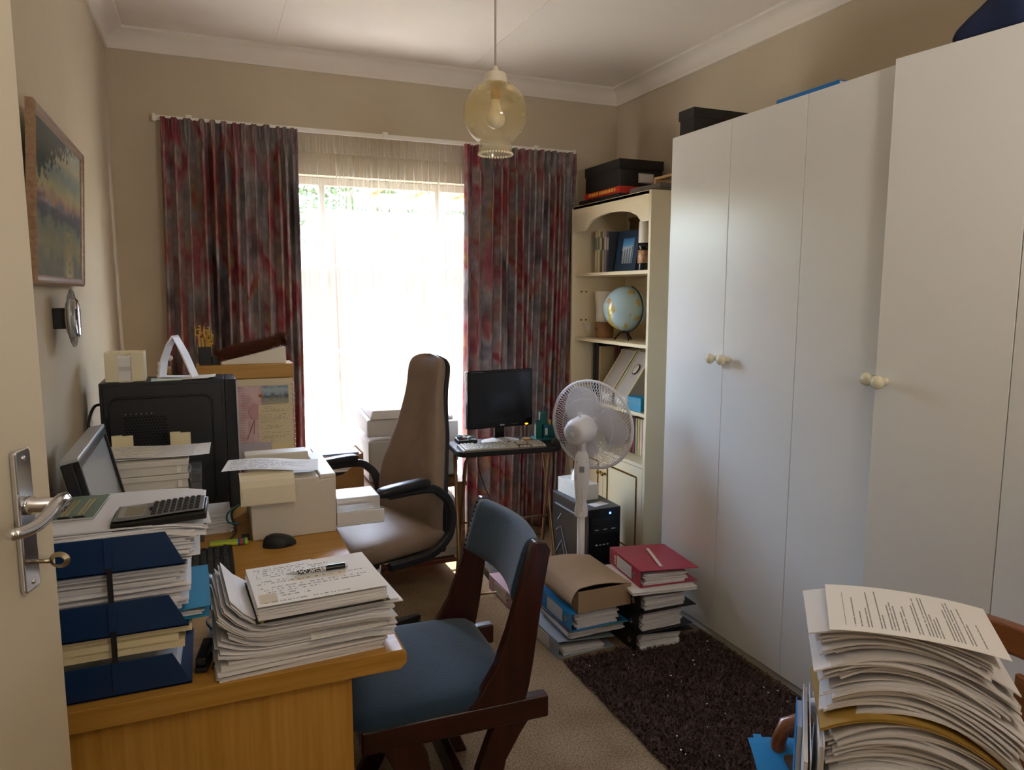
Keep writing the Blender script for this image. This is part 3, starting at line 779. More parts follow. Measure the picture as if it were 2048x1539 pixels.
def wbx(name, m, root, x0, x1, y0, y1, z0, z1, bevel=.002):
    l = root.location
    return bx(name, m, root, x0-l.x, x1-l.x, y0-l.y, y1-l.y, z0-l.z, z1-l.z, bevel)
def wmb(mb, name, m, root, **kw):   # mesh given in world coordinates
    o = mb.build(name, m, root, **kw); o.location = -root.location; return o

def bundle(mb, cx, cy, z0, n, L, Wd, th, rz=0, jit=.006, rj=.02, bend=None, seed=0, nu=8, fan=(0, 0), mi=0):
    """n thin slabs on top of one another, each slightly off its neighbour; returns the top height"""
    rnd = random.Random(seed); z = z0
    for i in range(n):
        t = th*rnd.uniform(.6, 1.4); z += t
        dx = rnd.gauss(0, jit)+fan[0]*i; dy = rnd.gauss(0, jit)+fan[1]*i
        l_ = L*rnd.uniform(.97, 1.0); w_ = Wd*rnd.uniform(.96, 1.0); k = i/max(1, n-1)
        M = T(cx+dx, cy+dy, 0) @ RZ(rz+rnd.gauss(0, rj))
        wob = rnd.uniform(-1, 1)*.0012; zz = z
        def f(u, v, l_=l_, w_=w_, zz=zz, k=k, wob=wob):
            b = bend(u, v, k) if bend else 0
            return ((u-.5)*l_, (v-.5)*w_, zz+b+wob*math.sin(u*7+v*5))
        mb.slab(f, nu, 2, t*.92, M, mi)
    return z
def sheet(name, mt, root, cx, cy, z, L, Wd, rz=0, bend=None, nu=10, nv=4, th=.0006):
    mb = MB()
    mb.slab(lambda u, v: ((u-.5)*L, (v-.5)*Wd, z+(bend(u, v) if bend else 0)), nu, nv, th, T(cx, cy, 0) @ RZ(rz))
    if root is None:
        o = mb.build(name, mt); return o
    return wmb(mb, name, mt, root)
def loose(name, label, cat, mt, cx, cy, z, L, Wd, rz=0, bend=None, group=None, th=.0008):
    mb = MB(); mb.slab(lambda u, v: ((u-.5)*L, (v-.5)*Wd, th+(bend(u, v) if bend else 0)), 12, 6, th)
    o = mb.build(name, mt); o.location = (cx, cy, z); o.rotation_euler = (0, 0, rz)
    return tag(o, label, cat, group)

# ------------------------------------------------------------------ desk
dk = thing('desk', 'long light oak veneer desk along the left wall', 'desk', (-.01, 2.44, 0))
pr = [(.386-.008, DZ), (.386, DZ-.01), (.386, DZ-.032), (.372, DZ-.046), (-.395, DZ-.046), (-.395, DZ)]
Md = Matrix(((1, 0, 0, .01), (0, 0, 1, 1.53-2.44), (0, 1, 0, 0), (0, 0, 0, 1)))
MB().prism(pr, 0, 1.86, Md).build('desk_top', oak_x, dk, bevel=.002)
wbx('end_panel', oak_z, dk, -.395, .265, 1.552, 1.575, .0, DZ-.046)
wbx('end_panel', oak_z, dk, -.395, .265, 3.33, 3.352, .0, DZ-.046)
wbx('modesty_panel', oak_y, dk, -.30, -.28, 1.575, 3.33, .25, DZ-.046)
for k in range(3):
    dw = wbx('drawer', oak_y, dk, .20, .22, 2.96, 3.325, .12+k*.19, .30+k*.19)
    MB().tube([(.22, 3.1, .22+k*.19), (.235, 3.1, .22+k*.19), (.235, 3.19, .22+k*.19), (.22, 3.19, .22+k*.19)], .005, 8).build('drawer_pull', chrome, dw, smooth=True).location = (.01, -2.44, 0)

# ------------------------------------------------------------------ letter trays
tr = thing('letter_tray', 'three-tier navy blue plastic letter tray at the front corner of the desk', 'letter tray', (-.225, 1.70, DZ))
tiers = [(.752, .822), (.876, .946), (1.006, 1.078)]
ty0, ty1 = 1.557, 1.815
for k, (za, zb_) in enumerate(tiers):
    t = wbx('tray', navy, tr, -.385, -.06, ty0, ty1, za, za+.003, 0)
    for y in (ty0, ty1-.003):
        A = [(-.385, za), (-.060, za), (-.094, zb_), (-.385, zb_)]
        M = Matrix(((1, 0, 0, 0), (0, 0, 1, y), (0, 1, 0, 0), (0, 0, 0, 1)))
        o = MB().prism(A, 0, .003, M).build('side_wall', navy, t, bevel=.0008); o.location = -tr.location
    o = MB().box(-.385, -.382, ty0, ty1, za, zb_).build('back_wall', navy, t); o.location = -tr.location
    o = MB().box(-.203, -.189, ty0-.004, ty0, za+.012, zb_).build('rib', navy, t, bevel=.0008); o.location = -tr.location
for k in (0, 1):
    for y in (ty0-.003, ty1):
        wbx('riser_post', blackm, tr, -.201, -.191, y, y+.003, tiers[k][1]-.002, tiers[k+1][0]+.02, .0006)
def inbox(name, label, cat, z0, n, th, L, Wd, cx, cy, seed, m=papers, **kw):
    t = thing(name, label, cat, (cx, cy, z0))
    mb = MB(); zt = bundle(mb, 0, 0, 0, n, L, Wd, th, jit=.006, seed=seed, **kw)
    o = mb.build('sheets', m, t); o['kind'] = 'stuff'
    return t, z0+zt
inbox('paper_stack', 'thin stack of loose sheets in the lowest navy tray', 'papers', .756, 9, .004, .30, .23, -.235, 1.69, 1)
t, zt = inbox('card_folder_stack', 'thick cream card wallet above the lowest navy tray', 'folder', .826, 3, .013, .335, .25, -.235, 1.695, 2, m=cream_paper, rj=.004)
t = thing('plastic_folder', 'teal plastic folder with white sheets sticking out of the middle tray', 'folder', (-.205, 1.70, .880))
MB().slab(lambda u, v: ((u-.5)*.37, (v-.5)*.25, .002+.006*max(0, u-.8)), 8, 2, .0015).build('cover', teal_m, t)
mb = MB(); bundle(mb, -.003, 0, .0025, 5, .35, .235, .0028, seed=7, jit=.004, rj=.01); o = mb.build('sheets', papers, t); o['kind'] = 'stuff'
MB().slab(lambda u, v: ((u-.5)*.37, (v-.5)*.25, .021+.008*max(0, u-.7)), 8, 2, .0012, RZ(.02)).build('cover', teal_m, t)
inbox('paper_stack', 'stack of bound sheets with white combs in the middle navy tray', 'papers', .904, 22, .0043, .325, .24, -.228, 1.70, 3)
t, zt1 = inbox('paper_stack', 'crumpled sheets filling the top navy tray', 'papers', 1.010, 16, .0034, .345, .25, -.215, 1.70, 4, rj=.03)
t, zt2 = inbox('paper_stack', 'bent sheets heaped under the calculator', 'papers', zt1+.001, 7, .0026, .36, .30, -.20, 1.735, 5, rj=.05, bend=lambda u, v, k: -.018*max(0, u-.72)**2*8)
CZ = zt2+.002
# ------------------------------------------------------------------ calculator
def calculator():
    t = thing('calculator', 'grey scientific calculator with an open-page screen on the letter tray', 'calculator', (-.103, 1.640, CZ), rot=(R(3), 0, R(-3)))
    bodym = mat('calc_black', '#131214', .4); facem = mat('calc_grey', '#76777a', .35, metal=.3)
    def pf(x): return .010+.010*sm(-.09, .09, x)
    mb = MB()
    mb.slab(lambda u, v: ((u-.5)*.178, (v-.5)*.098, pf((u-.5)*.178)+.002-.004*(abs(v-.5)*2)**4), 14, 6, .016)
    mb.build('case', bodym, t, bevel=.003)
    mb = MB(); mb.slab(lambda u, v: (-.085+u*.168, (v-.5)*.088, pf(-.085+u*.168)+.0045), 12, 2, .003); f_ = mb.build('face_plate', facem, t, bevel=.0012)
    mb = MB(); mb.slab(lambda u, v: (-.078+u*.052, (v-.5)*.070, pf(-.05)+.0058), 2, 2, .002); d_ = mb.build('display_bezel', mat('calc_bezel', '#8e8d8c', .3), t)
    mb = MB(); mb.slab(lambda u, v: (-.066+u*.034, (v-.5)*.052, pf(-.05)+.0064), 2, 2, .001); mb.build('display', mat('lcd', '#7c7766', .25), d_)
    key = MB().hexa([(-.0042, -.0042, 0), (.0042, -.0042, 0), (.0042, .0042, 0), (-.0042, .0042, 0)], [(-.0034, -.0034, .0045), (.0034, -.0034, .0045), (.0034, .0034, .0045), (-.0034, .0034, .0045)]).mesh('key', mat('calc_key', '#2b2b2d', .35))
    for i in range(8):
        for j in range(5 if i > 2 else 6):
            x = -.012+i*.0118; y = -.034+j*(.017 if i > 2 else .0136)
            o = bpy.data.objects.new('key', key); COL.objects.link(o); o.parent = t; o.location = (x, y, pf(x)+.004)
    MB().ell((-.018, .0, pf(-.018)+.006), (.005, .009, .003), 12, 6).build('cursor_pad', bodym, t, smooth=True)
calculator()
# green booklet with gold stripes and clips
gb = thing('green_booklet', 'dull green booklet with gold stripes beside the calculator', 'booklet', (-.285, 1.775, CZ-.003), rz=R(-4))
grn = mat('booklet_green', '#5f7263', .45)
bx('cover', grn, gb, -.058, .058, -.09, .09, 0, .0012, 0); bx('pages', paper, gb, -.056, .056, -.088, .088, .0012, .005, 0); fc = bx('cover', grn, gb, -.058, .058, -.09, .09, .005, .0065, .0006)
gold = mat('gold_foil', '#b59f5c', .35, metal=.5)
for x in (-.004, .004, .026, .034): bx('gold_stripe', gold, fc, x-.0022, x+.0022, -.07, .055, .0065, .0069, 0)
MB().lathe([(.017, .0065), (.017, .0069)], 20, T(-.040, 0, 0)).build('gold_seal', gold, fc)
for x in (.005, .033):
    MB().tube([(x-.010, -.088, .007), (x-.010, -.100, .012), (x+.010, -.100, .012), (x+.010, -.088, .007)], .0011, 6).box(x-.011, x+.011, -.091, -.083, .0066, .0086).build('binder_clip', blackg, gb)

# ------------------------------------------------------------------ paper pile, exercise book and pen at the front of the desk
def curl(a, b, p=.34, sag=0.0):
    return lambda u, v, k: (a+(b-a)*k)*(max(0, p-u)/p)**2+sag*math.sin(PI*u)*k - .006*max(0, u-.85)/.15
def pile(name, label, cx, cy, z0, n, th, L, Wd, rz, seed, bend, fan=(0, 0), jit=.006, rj=.025):
    t = thing(name, label, 'papers', (cx, cy, z0), rz)
    mb = MB(); z = bundle(mb, 0, 0, 0, n, L, Wd, th, jit=jit, rj=rj, bend=bend, seed=seed, nu=14, fan=fan)
    o = mb.build('sheets', papers, t); o['kind'] = 'stuff'; return t, z0+z
t, z1 = pile('paper_stack', 'flat newsprint sheets lowest in the pile under the exercise book', .160, 1.672, DZ, 7, .0042, .355, .25, R(3), 21, None, jit=.004)
t, z2 = pile('paper_stack', 'curled sheets with raised left ends, second layer of the desk pile', .170, 1.672, z1, 14, .0030, .37, .24, R(3), 22, curl(.0, .048, .26), fan=(.0016, .0004))
t, z3 = pile('paper_stack', 'wavy stapled sheets directly under the exercise book', .168, 1.668, z2, 13, .0030, .37, .24, R(2.5), 23, curl(.048, .058, .22, -.004), fan=(.0016, .0002))
loose('letter_sheet', 'printed letter poking out of the right side of the desk pile', 'sheet', pr_doc2, .262, 1.575, z2-.004, .17, .06, R(4), lambda u, v: -.010*(1-v)**2-.004)
for k, (x, y, rz_, lb) in enumerate(((.158, 1.76, .16, 'sheet corner sticking out behind the exercise book towards the keyboard'), (.152, 1.715, -.06, 'white sheet just under the left edge of the exercise book'))):
    loose('loose_sheet', lb, 'sheet', pr_doc, x, y, z3+.001+.0012*k, .16, .20, rz_)
nz_ = z3+.005
nb = thing('exercise_book', 'open exercise book with handwritten pages on top of the desk pile', 'notebook', (.203, 1.645, nz_), rz=R(3))
bx('back_cover', blackm, nb, -.142, .142, -.118, .118, 0, .002, 0)
mb = MB(); bundle(mb, 0, 0, .002, 9, .277, .232, .0034, jit=.0012, rj=.003, seed=30); o = mb.build('page_block', papers, nb)
MB().slab(lambda u, v: ((u-.5)*.276, (v-.5)*.232, .0345+.0015*math.sin(PI*v)), 10, 8, .0006).build('top_page', pr_hand, nb)
for x in (-.13, .13): MB().lathe([(.004, .0), (.004, .003)], 12, T(x, -.115, -.0005)).build('brass_corner', gold, nb)
for (x, y, wx, wy) in ((-.112, -.055, .018, .045), (-.112, .035, .014, .018)):
    MB().box(x-wx, x+wx, y-wy, y+wy, .0352, .0356).build('shaded_table', printed('tan_table', base='#cdbfa6', ink='#7a6a50', lines=10, margin=.02), nb)
pn = thing('ballpoint_pen', 'black and white patterned pen lying on the exercise book', 'pen', (.215, 1.668, nz_+.0425), rz=R(1))
Mp = RY(R(90))
MB().lathe([(.0008, -.072), (.0018, -.066), (.0034, -.055), (.0046, -.048)], 14, Mp).build('tip', silver, pn, smooth=True)
def zebra():
    m = bpy.data.materials.new('pen_pattern'); m.use_nodes = True; nt = m.node_tree; t = node(nt, 'ShaderNodeTexCoord')
    v = node(nt, 'ShaderNodeTexVoronoi'); v.inputs['Scale'].default_value = 260; nt.links.new(t.outputs['Object'], v.inputs['Vector'])
    nt.links.new(ramp(nt, v.outputs[0], [(.45, '#141416'), (.55, '#d8d8d8')], 'CONSTANT'), nt.nodes['Principled BSDF'].inputs['Base Color']); nt.nodes['Principled BSDF'].inputs['Roughness'].default_value = .3
    return m
MB().lathe([(.0046, -.048), (.0056, -.040), (.0056, .010)], 16, Mp).build('barrel', zebra(), pn, smooth=True)
MB().lathe([(.0058, .010), (.0058, .016)], 16, Mp).build('ring', silver, pn, smooth=False)
MB().lathe([(.0058, .016), (.0058, .058), (.0052, .061)], 16, Mp).build('cap', blackg, pn, auto=40)
MB().lathe([(.0045, .061), (.0045, .067), (.0, .068)], 14, Mp).build('push_button', silver, pn, auto=40)
bx('clip', blackg, pn, .02, .062, -.0016, .0016, .0058, .0078, .0006)
# cables at the foot of the tray
cb = MB(); cb.tube(spl([(-.02, 1.60, DZ+.004), (.0, 1.68, DZ+.02), (-.03, 1.78, DZ+.03), (-.005, 1.88, DZ+.006), (.03, 1.905, DZ+.004)]), .003, 8)
o = cb.build('usb_cable', blackm, smooth=True); tag(o, 'thin black cable on the desk between tray and paper pile', 'cable')
st = thing('desk_stapler', 'small black stapler tucked between the letter tray and the paper pile', 'stapler', (-.036, 1.635, DZ), rz=R(80))
MB().box(-.045, .045, -.013, .013, 0, .012).build('base', blackm, st, bevel=.003)
MB().hexa([(-.045, -.011, .016), (.045, -.011, .020), (.045, .011, .020), (-.045, .011, .016)], [(-.043, -.010, .034), (.045, -.010, .038), (.045, .010, .038), (-.043, .010, .034)]).build('arm', blackg, st, bevel=.003)
MB().box(.03, .044, -.012, .012, .010, .022).build('hinge_block', silver, st)

# ------------------------------------------------------------------ black keyboard, mouse, highlighters
def keyboard(name, label, loc, rz, bodym, keym, L=.44, Wd=.15, h=.018, legend=None):
    t = thing(name, label, 'keyboard', loc, rz)
    MB().hexa([(-L/2, -Wd/2, 0), (L/2, -Wd/2, 0), (L/2, Wd/2, 0), (-L/2, Wd/2, 0)], [(-L/2+.004, -Wd/2+.003, h*.55), (L/2-.004, -Wd/2+.003, h*.55), (L/2-.004, Wd/2-.003, h), (-L/2+.004, Wd/2-.003, h)]).build('case', bodym, t, bevel=.003)
    kk = {}
    def key(w_):
        if w_ not in kk:
            a = w_/2-.0012; b_ = .0078
            kk[w_] = MB().hexa([(-a, -b_, 0), (a, -b_, 0), (a, b_, 0), (-a, b_, 0)], [(-a+.0018, -b_+.0018, .0075), (a-.0018, -b_+.0018, .0075), (a-.0018, b_-.001, .0075), (-a+.0018, b_-.001, .0075)]).mesh('key', keym)
        return kk[w_]
    P = .0185
    rows = [[1]*13, [1]*13+[2], [1.5]+[1]*12+[1.5], [1.75]+[1]*11+[2.25], [2.25]+[1]*10+[2.75], [1.5, 1, 1.5, 6, 1.5, 1, 1, 1.5]]
    for r_, row in enumerate(rows):
        y = Wd/2-.022-r_*.0190-(.006 if r_ else 0); x = -L/2+.012
        blocks = [(x, row)]
        blocks.append((-L/2+.012+15*P+.008, [1, 1, 1] if r_ in (0, 1, 2, 5) else ([] if r_ == 3 else [])))
        if r_ > 0: blocks.append((-L/2+.012+18*P+.016, [1, 1, 1, 1] if r_ != 5 else [2, 1, 1]))
        for x0, bl in blocks:
            xx = x0+(P if (r_ == 0 and bl is row) else 0)*.0
            for i, w_ in enumerate(bl):
                o = bpy.data.objects.new('key', key(w_*P)); COL.objects.link(o); o.parent = t
                o.location = (xx+w_*P/2+(.016*(i//4) if (r_ == 0 and bl is row) else 0), y, h*(.55+.45*(y+Wd/2)/Wd)-.001)
                xx += w_*P
    return t
keyboard('computer_keyboard', 'black computer keyboard on the desk between letter tray and mouse', (-.030, 2.145, DZ), R(-90), blackm, mat('key_black', '#2a2a2c', .4), L=.452, Wd=.152)
ms = thing('computer_mouse', 'black wireless mouse in front of the white printer', 'mouse', (.185, 2.352, DZ), rz=R(4))
def mousef(u, v, s=1.0):
    a = 2*PI*u; b_ = v*PI/2
    x = math.cos(a)*math.cos(b_)**.55; y = math.sin(a)*math.cos(b_)**.55
    return (.052*x*s, (.031-.005*math.cos(a*2)*.6)*y*s, .036*math.sin(b_)**.9*(1-.28*x))
MB().grid(mousef, 32, 10, True).build('shell', blackm, ms, smooth=True)
MB().tube([(-.012, -.029, .006), (.01, -.031, .008), (.03, -.025, .006)], .003, 8).build('side_grip', blackg, ms, smooth=True)
MB().cyl((-.030, -.0025, .032), (-.030, .0025, .032), .008).build('scroll_wheel', grey_pl, ms, smooth=True)
for k, (c_, lb) in enumerate((('#b6c63a', 'lime green highlighter with red band beside the keyboard, nearer one'), ('#8fae3a', 'green highlighter with blue band beside the keyboard, further one'))):
    hl = thing('highlighter_pen', lb, 'pen', (.045, 2.405+.022*k, DZ+.0075+.0), rz=R(-6+5*k))
    hm = mat('highlighter%d' % k, c_, .35)
    MB().lathe([(.0065, -.065), (.0072, -.060), (.0072, .018)], 16, RY(R(90))).build('barrel', hm, hl, auto=40)
    for q, cc in enumerate(('#1f4f9a', '#c2352b', '#1f7a4f')): MB().lathe([(.0076, .018+q*.007), (.0076, .025+q*.007)], 16, RY(R(90))).build('colour_band', mat('band'+cc, cc, .4), hl)
    MB().lathe([(.0072, .039), (.007, .046), (.004, .049), (0, .0495)], 16, RY(R(90))).build('cap_end', hm, hl, auto=40)

# ------------------------------------------------------------------ desktop monitor seen from the side
mo = thing('desk_monitor', 'flat monitor in silver and black frame tilted on the desk facing right', 'monitor', (-.262, 2.19, DZ), rz=0)
lean = R(-12)
Mm = T(.055, 0, 0) @ RY(lean)      # local: x out of screen, y width, z up
zb0, zt0, hw_ = .085, .412, .245
o = MB().box(-.040, -.012, -hw_, hw_, zb0, zt0, Mm).build('housing', blackm, mo, bevel=.004)
fr_ = MB()
for (a, b_, c_, d_) in ((-hw_, hw_, zt0-.018, zt0), (-hw_, hw_, zb0, zb0+.022), (-hw_, -hw_+.016, zb0+.022, zt0-.018), (hw_-.016, hw_, zb0+.022, zt0-.018)):
    fr_.box(-.012, .001, a, b_, c_, d_, Mm)
fr_.build('bezel', mat('bezel_black', '#1a1b1d', .35), mo, bevel=.001)
MB().box(-.040, .002, -hw_, hw_, zt0, zt0+.010, Mm).build('top_edge', silver, mo, bevel=.003)
MB().box(-.013, -.006, -hw_+.016, hw_-.016, zb0+.022, zt0-.018, Mm).build('screen', mat('screen_grey', '#a2a4a6', .22, spec=.6), mo)
MB().box(-.055, -.02, -.03, .03, .03, .17, Mm).build('neck', blackm, mo, bevel=.004)
MB().lathe([(.10, 0), (.10, .006), (.06, .014), (0, .015)], 32, T(.02, 0, 0)).build('foot', blackm, mo, auto=40)

# ------------------------------------------------------------------ stack of white cartons with papers, in front of the tower
for k in range(6):
    z0_ = DZ+.046*k; rr = random.Random(k+40)
    t = thing('flat_carton', ['lowest', 'second', 'third', 'fourth', 'fifth', 'topmost'][k]+' flat white carton in the stack before the black tower', 'box', (-.222+rr.uniform(-.004, .004), 2.555, z0_), rz=rr.uniform(-.015, .015), group='white cartons before the tower')
    cm = mat('white_carton', '#dedad0', .6)
    bx('box_body', cm, t, -.148, .148, -.065, .075, 0, .0315, .001)
    bx('lid', cm, t, -.153, .153, -.071, .081, .028, .0440, .0015)
    bx('flap_edge', mat('carton_edge', '#f0ece4', .5), t, .118, .130, -.0695, -.068, .004, .026, 0)
cz = DZ+.046*6
loose('printed_form', 'printed form with a row of figures lying across the white cartons', 'sheet', pr_doc2, -.205, 2.60, cz+.010, .40, .19, R(-2), lambda u, v: -.020*max(0, .14-u)/.14+.004*math.sin(u*6))
mb = MB(); bundle(mb, 0, 0, 0, 4, .36, .17, .0022, jit=.012, rj=.03, seed=50)
o = mb.build('paper_stack', papers); o.location = (-.21, 2.60, cz); tag(o, 'few white sheets under the printed form on the cartons', 'papers')
for k, (x, lb) in enumerate(((-.275, 'small cream card slip behind the printed form, near the wall'), (-.098, 'small cream card slip behind the printed form, nearer the printer'))):
    t = thing('card_box', lb, 'card', (x, 2.71, cz), rz=R(5*(1-2*k)))
    bx('card', cream_paper, t, -.032, .032, -.006, .006, 0, .046, .001); bx('tab', cream_paper, t, -.032, .0, -.008, .008, .046, .049, 0)
t = thing('clear_case', 'clear plastic case beside the white cartons', 'case', (-.052, 2.545, DZ))
clr = mat('clear_plastic', '#dfe3e4', .1, trans=.85, ior=1.2)
bx('case_body', clr, t, -.016, .016, -.07, .08, 0, .20, .004); bx('case_lid', clr, t, -.018, .018, -.072, .082, .20, .235, .004)

# ------------------------------------------------------------------ black computer tower on the desk
tw = thing('computer_tower', 'black computer tower standing on the desk, side panel to the viewer', 'computer', (-.128, 2.93, DZ))
tx0, tx1, tz = -.224, .222, .487
twm = mat('tower_black', '#232427', .42, bump=.03, bscale=500)
bx('case', twm, tw, tx0, tx1-.04, -.08, .10, 0, tz, .003)
MB().hexa([(tx1-.04, -.084, 0), (tx1, -.060, 0), (tx1, .105, 0), (tx1-.04, .105, 0)], [(tx1-.04, -.084, tz), (tx1, -.060, tz-.004), (tx1, .105, tz-.004), (tx1-.04, .105, tz)]).build('front_bezel', blackm, tw, bevel=.006)
bx('silver_trim', silver, tw, tx1-.002, tx1+.004, -.062, -.055, 0, tz-.012, .001)
sp_ = MB()
sp_.box(tx0+.01, tx1-.05, -.086, -.08, .01, tz-.012)
side = sp_.build('side_panel', twm, tw, bevel=.003)
rr_ = []
def rrect(x0, x1, z0, z1, r, n=6):
    out = []
    for cx, cz_, a0 in ((x1-r, z1-r, 0), (x0+r, z1-r, 90), (x0+r, z0+r, 180), (x1-r, z0+r, 270)):
        for k in range(n+1): a = R(a0+90*k/n); out.append((cx+r*math.cos(a), cz_+r*math.sin(a)))
    return out
pts = [(x, -.0865, z) for x, z in rrect(tx0+.03, tx1-.085, .03, tz-.055, .03)]
MB().tube(pts, .004, 8, True).build('embossed_ridge', blackm, side, smooth=True)
vt = MB()
for i in range(13):
    for j in range(11):
        x = tx0+.075+i*.0105+(.005 if j % 2 else 0); z = tz-.23+j*.0105
        vt.lathe([(.0038, 0), (.0038, .0012)], 6, Matrix(((1, 0, 0, x), (0, 0, -1, -.0860), (0, 1, 0, z), (0, 0, 0, 1))))
o = vt.build('vent_holes', mat('vent_black', '#050505', .8), side); o['kind'] = 'stuff'
for k in range(6): MB().ell((tx0+.078+k*.0165, -.087, tz-.112), (.0022, .0012, .0022), 8, 5).build('vent_rivet', silver, side, smooth=True)
bx('grip_slot', mat('vent_black', '#050505', .8), side, tx0+.016, tx0+.024, -.0868, -.0855, .06, tz-.12, 0)
# cables behind the tower
cb = MB(); cb.tube(spl([(-.352, 2.95, 1.150), (-.375, 2.90, 1.150), (-.388, 2.84, 1.10), (-.390, 2.80, .98), (-.388, 2.80, .85), (-.38, 2.82, DZ+.006)]), .005, 8)
o = cb.build('power_cable', blackm, smooth=True); tag(o, 'black power cable looping out behind the desk tower', 'cable')
cb = MB(); cb.tube(spl([(-.352, 2.95, 1.01), (-.38, 2.88, 1.01), (-.388, 2.82, .99), (-.384, 2.79, .9), (-.36, 2.77, DZ+.006)]), .004, 8).box(-.372, -.352, 2.93, 2.97, 1.0, 1.03)
o = cb.build('monitor_cable', mat('cable_blue', '#1b2350', .5), smooth=False); tag(o, 'dark blue video cable plugged into the desk tower', 'cable')

# things on top of the tower
TZ = DZ+tz
nc = thing('note_cube', 'cream plastic note holder filled with white slips on the tower', 'note holder', (-.268, 2.905, TZ))
cr = mat('cream_note_box', '#e3d8b8', .4)
for a, b_, c_, d_ in ((-.062, -.020, -.05, -.046), (.020, .062, -.05, -.046), (-.062, .062, .046, .05), (-.062, -.058, -.046, .046), (.058, .062, -.046, .046)): bx('wall', cr, nc, a, b_, c_, d_, 0, .105, .001)
bx('floor_plate', cr, nc, -.062, .062, -.05, .05, 0, .004, .001)
bx('note_slips', paper, nc, -.050, .050, -.043, .043, .004, .088, .001)
bx('slip_band', mat('slip_grey', '#c9c7c6', .7), nc, -.019, .019, -.0445, -.0425, .04, .055, 0)
ptn = thing('paper_tent', 'white card strip folded into a triangle standing on the tower', 'card', (-.098, 2.905, TZ+.010), rz=R(-22))
cd_ = mat('white_card', '#e9e9ec', .6, spec=.25)
M = Matrix(((1, 0, 0, 0), (0, 0, 1, -.035), (0, 1, 0, 0), (0, 0, 0, 1)))
MB().strip([(-.060, 0), (-.052, .055), (-.028, .115), (-.004, .150)], [(-.054, 0), (-.047, .054), (-.024, .112), (.0, .143)], 0, .055, M).build('left_leaf', cd_, ptn)
MB().strip([(.063, 0), (.030, .085), (-.004, .150)], [(.058, 0), (.025, .083), (.0, .143)], 0, .055, M).build('right_leaf', cd_, ptn)
bx('base_leaf', cd_, ptn, -.060, .063, -.035, .020, -.0008, .0008, 0)
t = thing('paper_stack', 'small printed slips under the paper tent on the tower', 'papers', (-.085, 2.905, TZ))
for k, (x, L_, r_, m_) in enumerate(((-.055, .10, .05, mat('mint_paper', '#bfd8cc', .8)), (.0, .17, .02, paper), (.055, .11, -.06, pr_doc))):
    MB().slab(lambda u, v: ((u-.5)*L_, (v-.5)*.09, .0028*(k+1)+.004*max(0, u-.7)*k), 6, 2, .0022, T(x, -.01, 0) @ RZ(r_)).build('slip', m_, t)
fg = thing('small_figurine', 'tiny white and gold figurine behind the note holder', 'figurine', (-.165, 2.995, TZ))
wf = mat('porcelain', '#e6ddcc', .3)
MB().lathe([(0, 0), (.016, 0), (.014, .006), (.008, .012), (.010, .028), (.006, .038), (.009, .046), (.007, .055), (0, .058)], 16).build('body', wf, fg, smooth=True)
MB().lathe([(0, 0), (.012, 0), (.009, .02), (.011, .034), (0, .04)], 14, T(.026, .01, 0)).build('companion', mat('ochre_glaze', '#a5813a', .35), fg, smooth=True)
MB().tube([(.0, 0, .04), (.02, 0, .05), (.034, 0, .068)], .003, 6).lathe([(0, 0), (.011, .002), (.011, .006), (0, .008)], 16, T(.036, 0, .07) @ RX(R(90))).build('flower', wf, fg, smooth=True)

# ------------------------------------------------------------------ pinboard cupboard at the far end of the desk
hc = thing('desk_cupboard', 'small oak desk cupboard with a calendar hung on its front', 'cabinet', (.146, 3.27, DZ))
for a, b_ in ((-.188, -.172), (.172, .188)): bx('side_panel', oak_z, hc, a, b_, -.065, .07, 0, .445)
bx('top_board', oak_x, hc, -.190, .190, -.072, .075, .445, .503, .002)
bx('front_panel', oak_x, hc, -.172, .172, -.060, -.048, 0, .445); bx('back_panel', oak_x, hc, -.172, .172, .058, .07, 0, .445)
cal = thing('wall_calendar', 'spiral-bound cream calendar hanging on the oak desk cupboard', 'calendar', (.146, 3.194, DZ))
cb_ = bx('backing_board', mat('calendar_cream', '#dccfb2', .7), cal, -.185, .182, -.004, .006, .07, .442, .001)
bx('page', mat('calendar_page', '#e3d2a4', .7), cal, -.10, .178, -.006, -.004, .045, .30, 0)
for k in range(16):
    z = .09+k*.022; a = [(.182+.006*math.cos(q), -.002+.007*math.sin(q), z) for q in np.linspace(0, 2*PI, 9)[:-1]]
    MB().tube(a, .0013, 5, True).build('spiral_ring', silver, cal)
def flyer_mat():
    m = bpy.data.materials.new('pink_flyer_print'); m.use_nodes = True; nt = m.node_tree; b = nt.nodes['Principled BSDF']; b.inputs['Roughness'].default_value = .7
    t = node(nt, 'ShaderNodeTexCoord'); n = node(nt, 'ShaderNodeTexNoise'); n.inputs['Scale'].default_value = 5; nt.links.new(t.outputs['UV'], n.inputs['Vector'])
    base = ramp(nt, n.outputs[0], [(.35, '#c7a0a4'), (.6, '#d8bfc0')])
    sp = node(nt, 'ShaderNodeSeparateXYZ'); nt.links.new(t.outputs['UV'], sp.inputs[0])
    row = math_n(nt, 'FRACT', math_n(nt, 'MULTIPLY', sp.outputs[1], 24)); on = math_n(nt, 'MULTIPLY', math_n(nt, 'LESS_THAN', row, .4), math_n(nt, 'LESS_THAN', sp.outputs[0], .45))
    on = math_n(nt, 'MULTIPLY', on, .35)
    mx = node(nt, 'ShaderNodeMix', data_type='RGBA'); mx.inputs[7].default_value = lin('#7c4f56'); nt.links.new(on, mx.inputs[0]); nt.links.new(base, mx.inputs[6]); nt.links.new(mx.outputs[2], b.inputs['Base Color'])
    return m
fl_ = thing('pink_flyer', 'pink flyer with a bird-like drawing pinned on the calendar', 'flyer', (.150, 3.186, DZ))
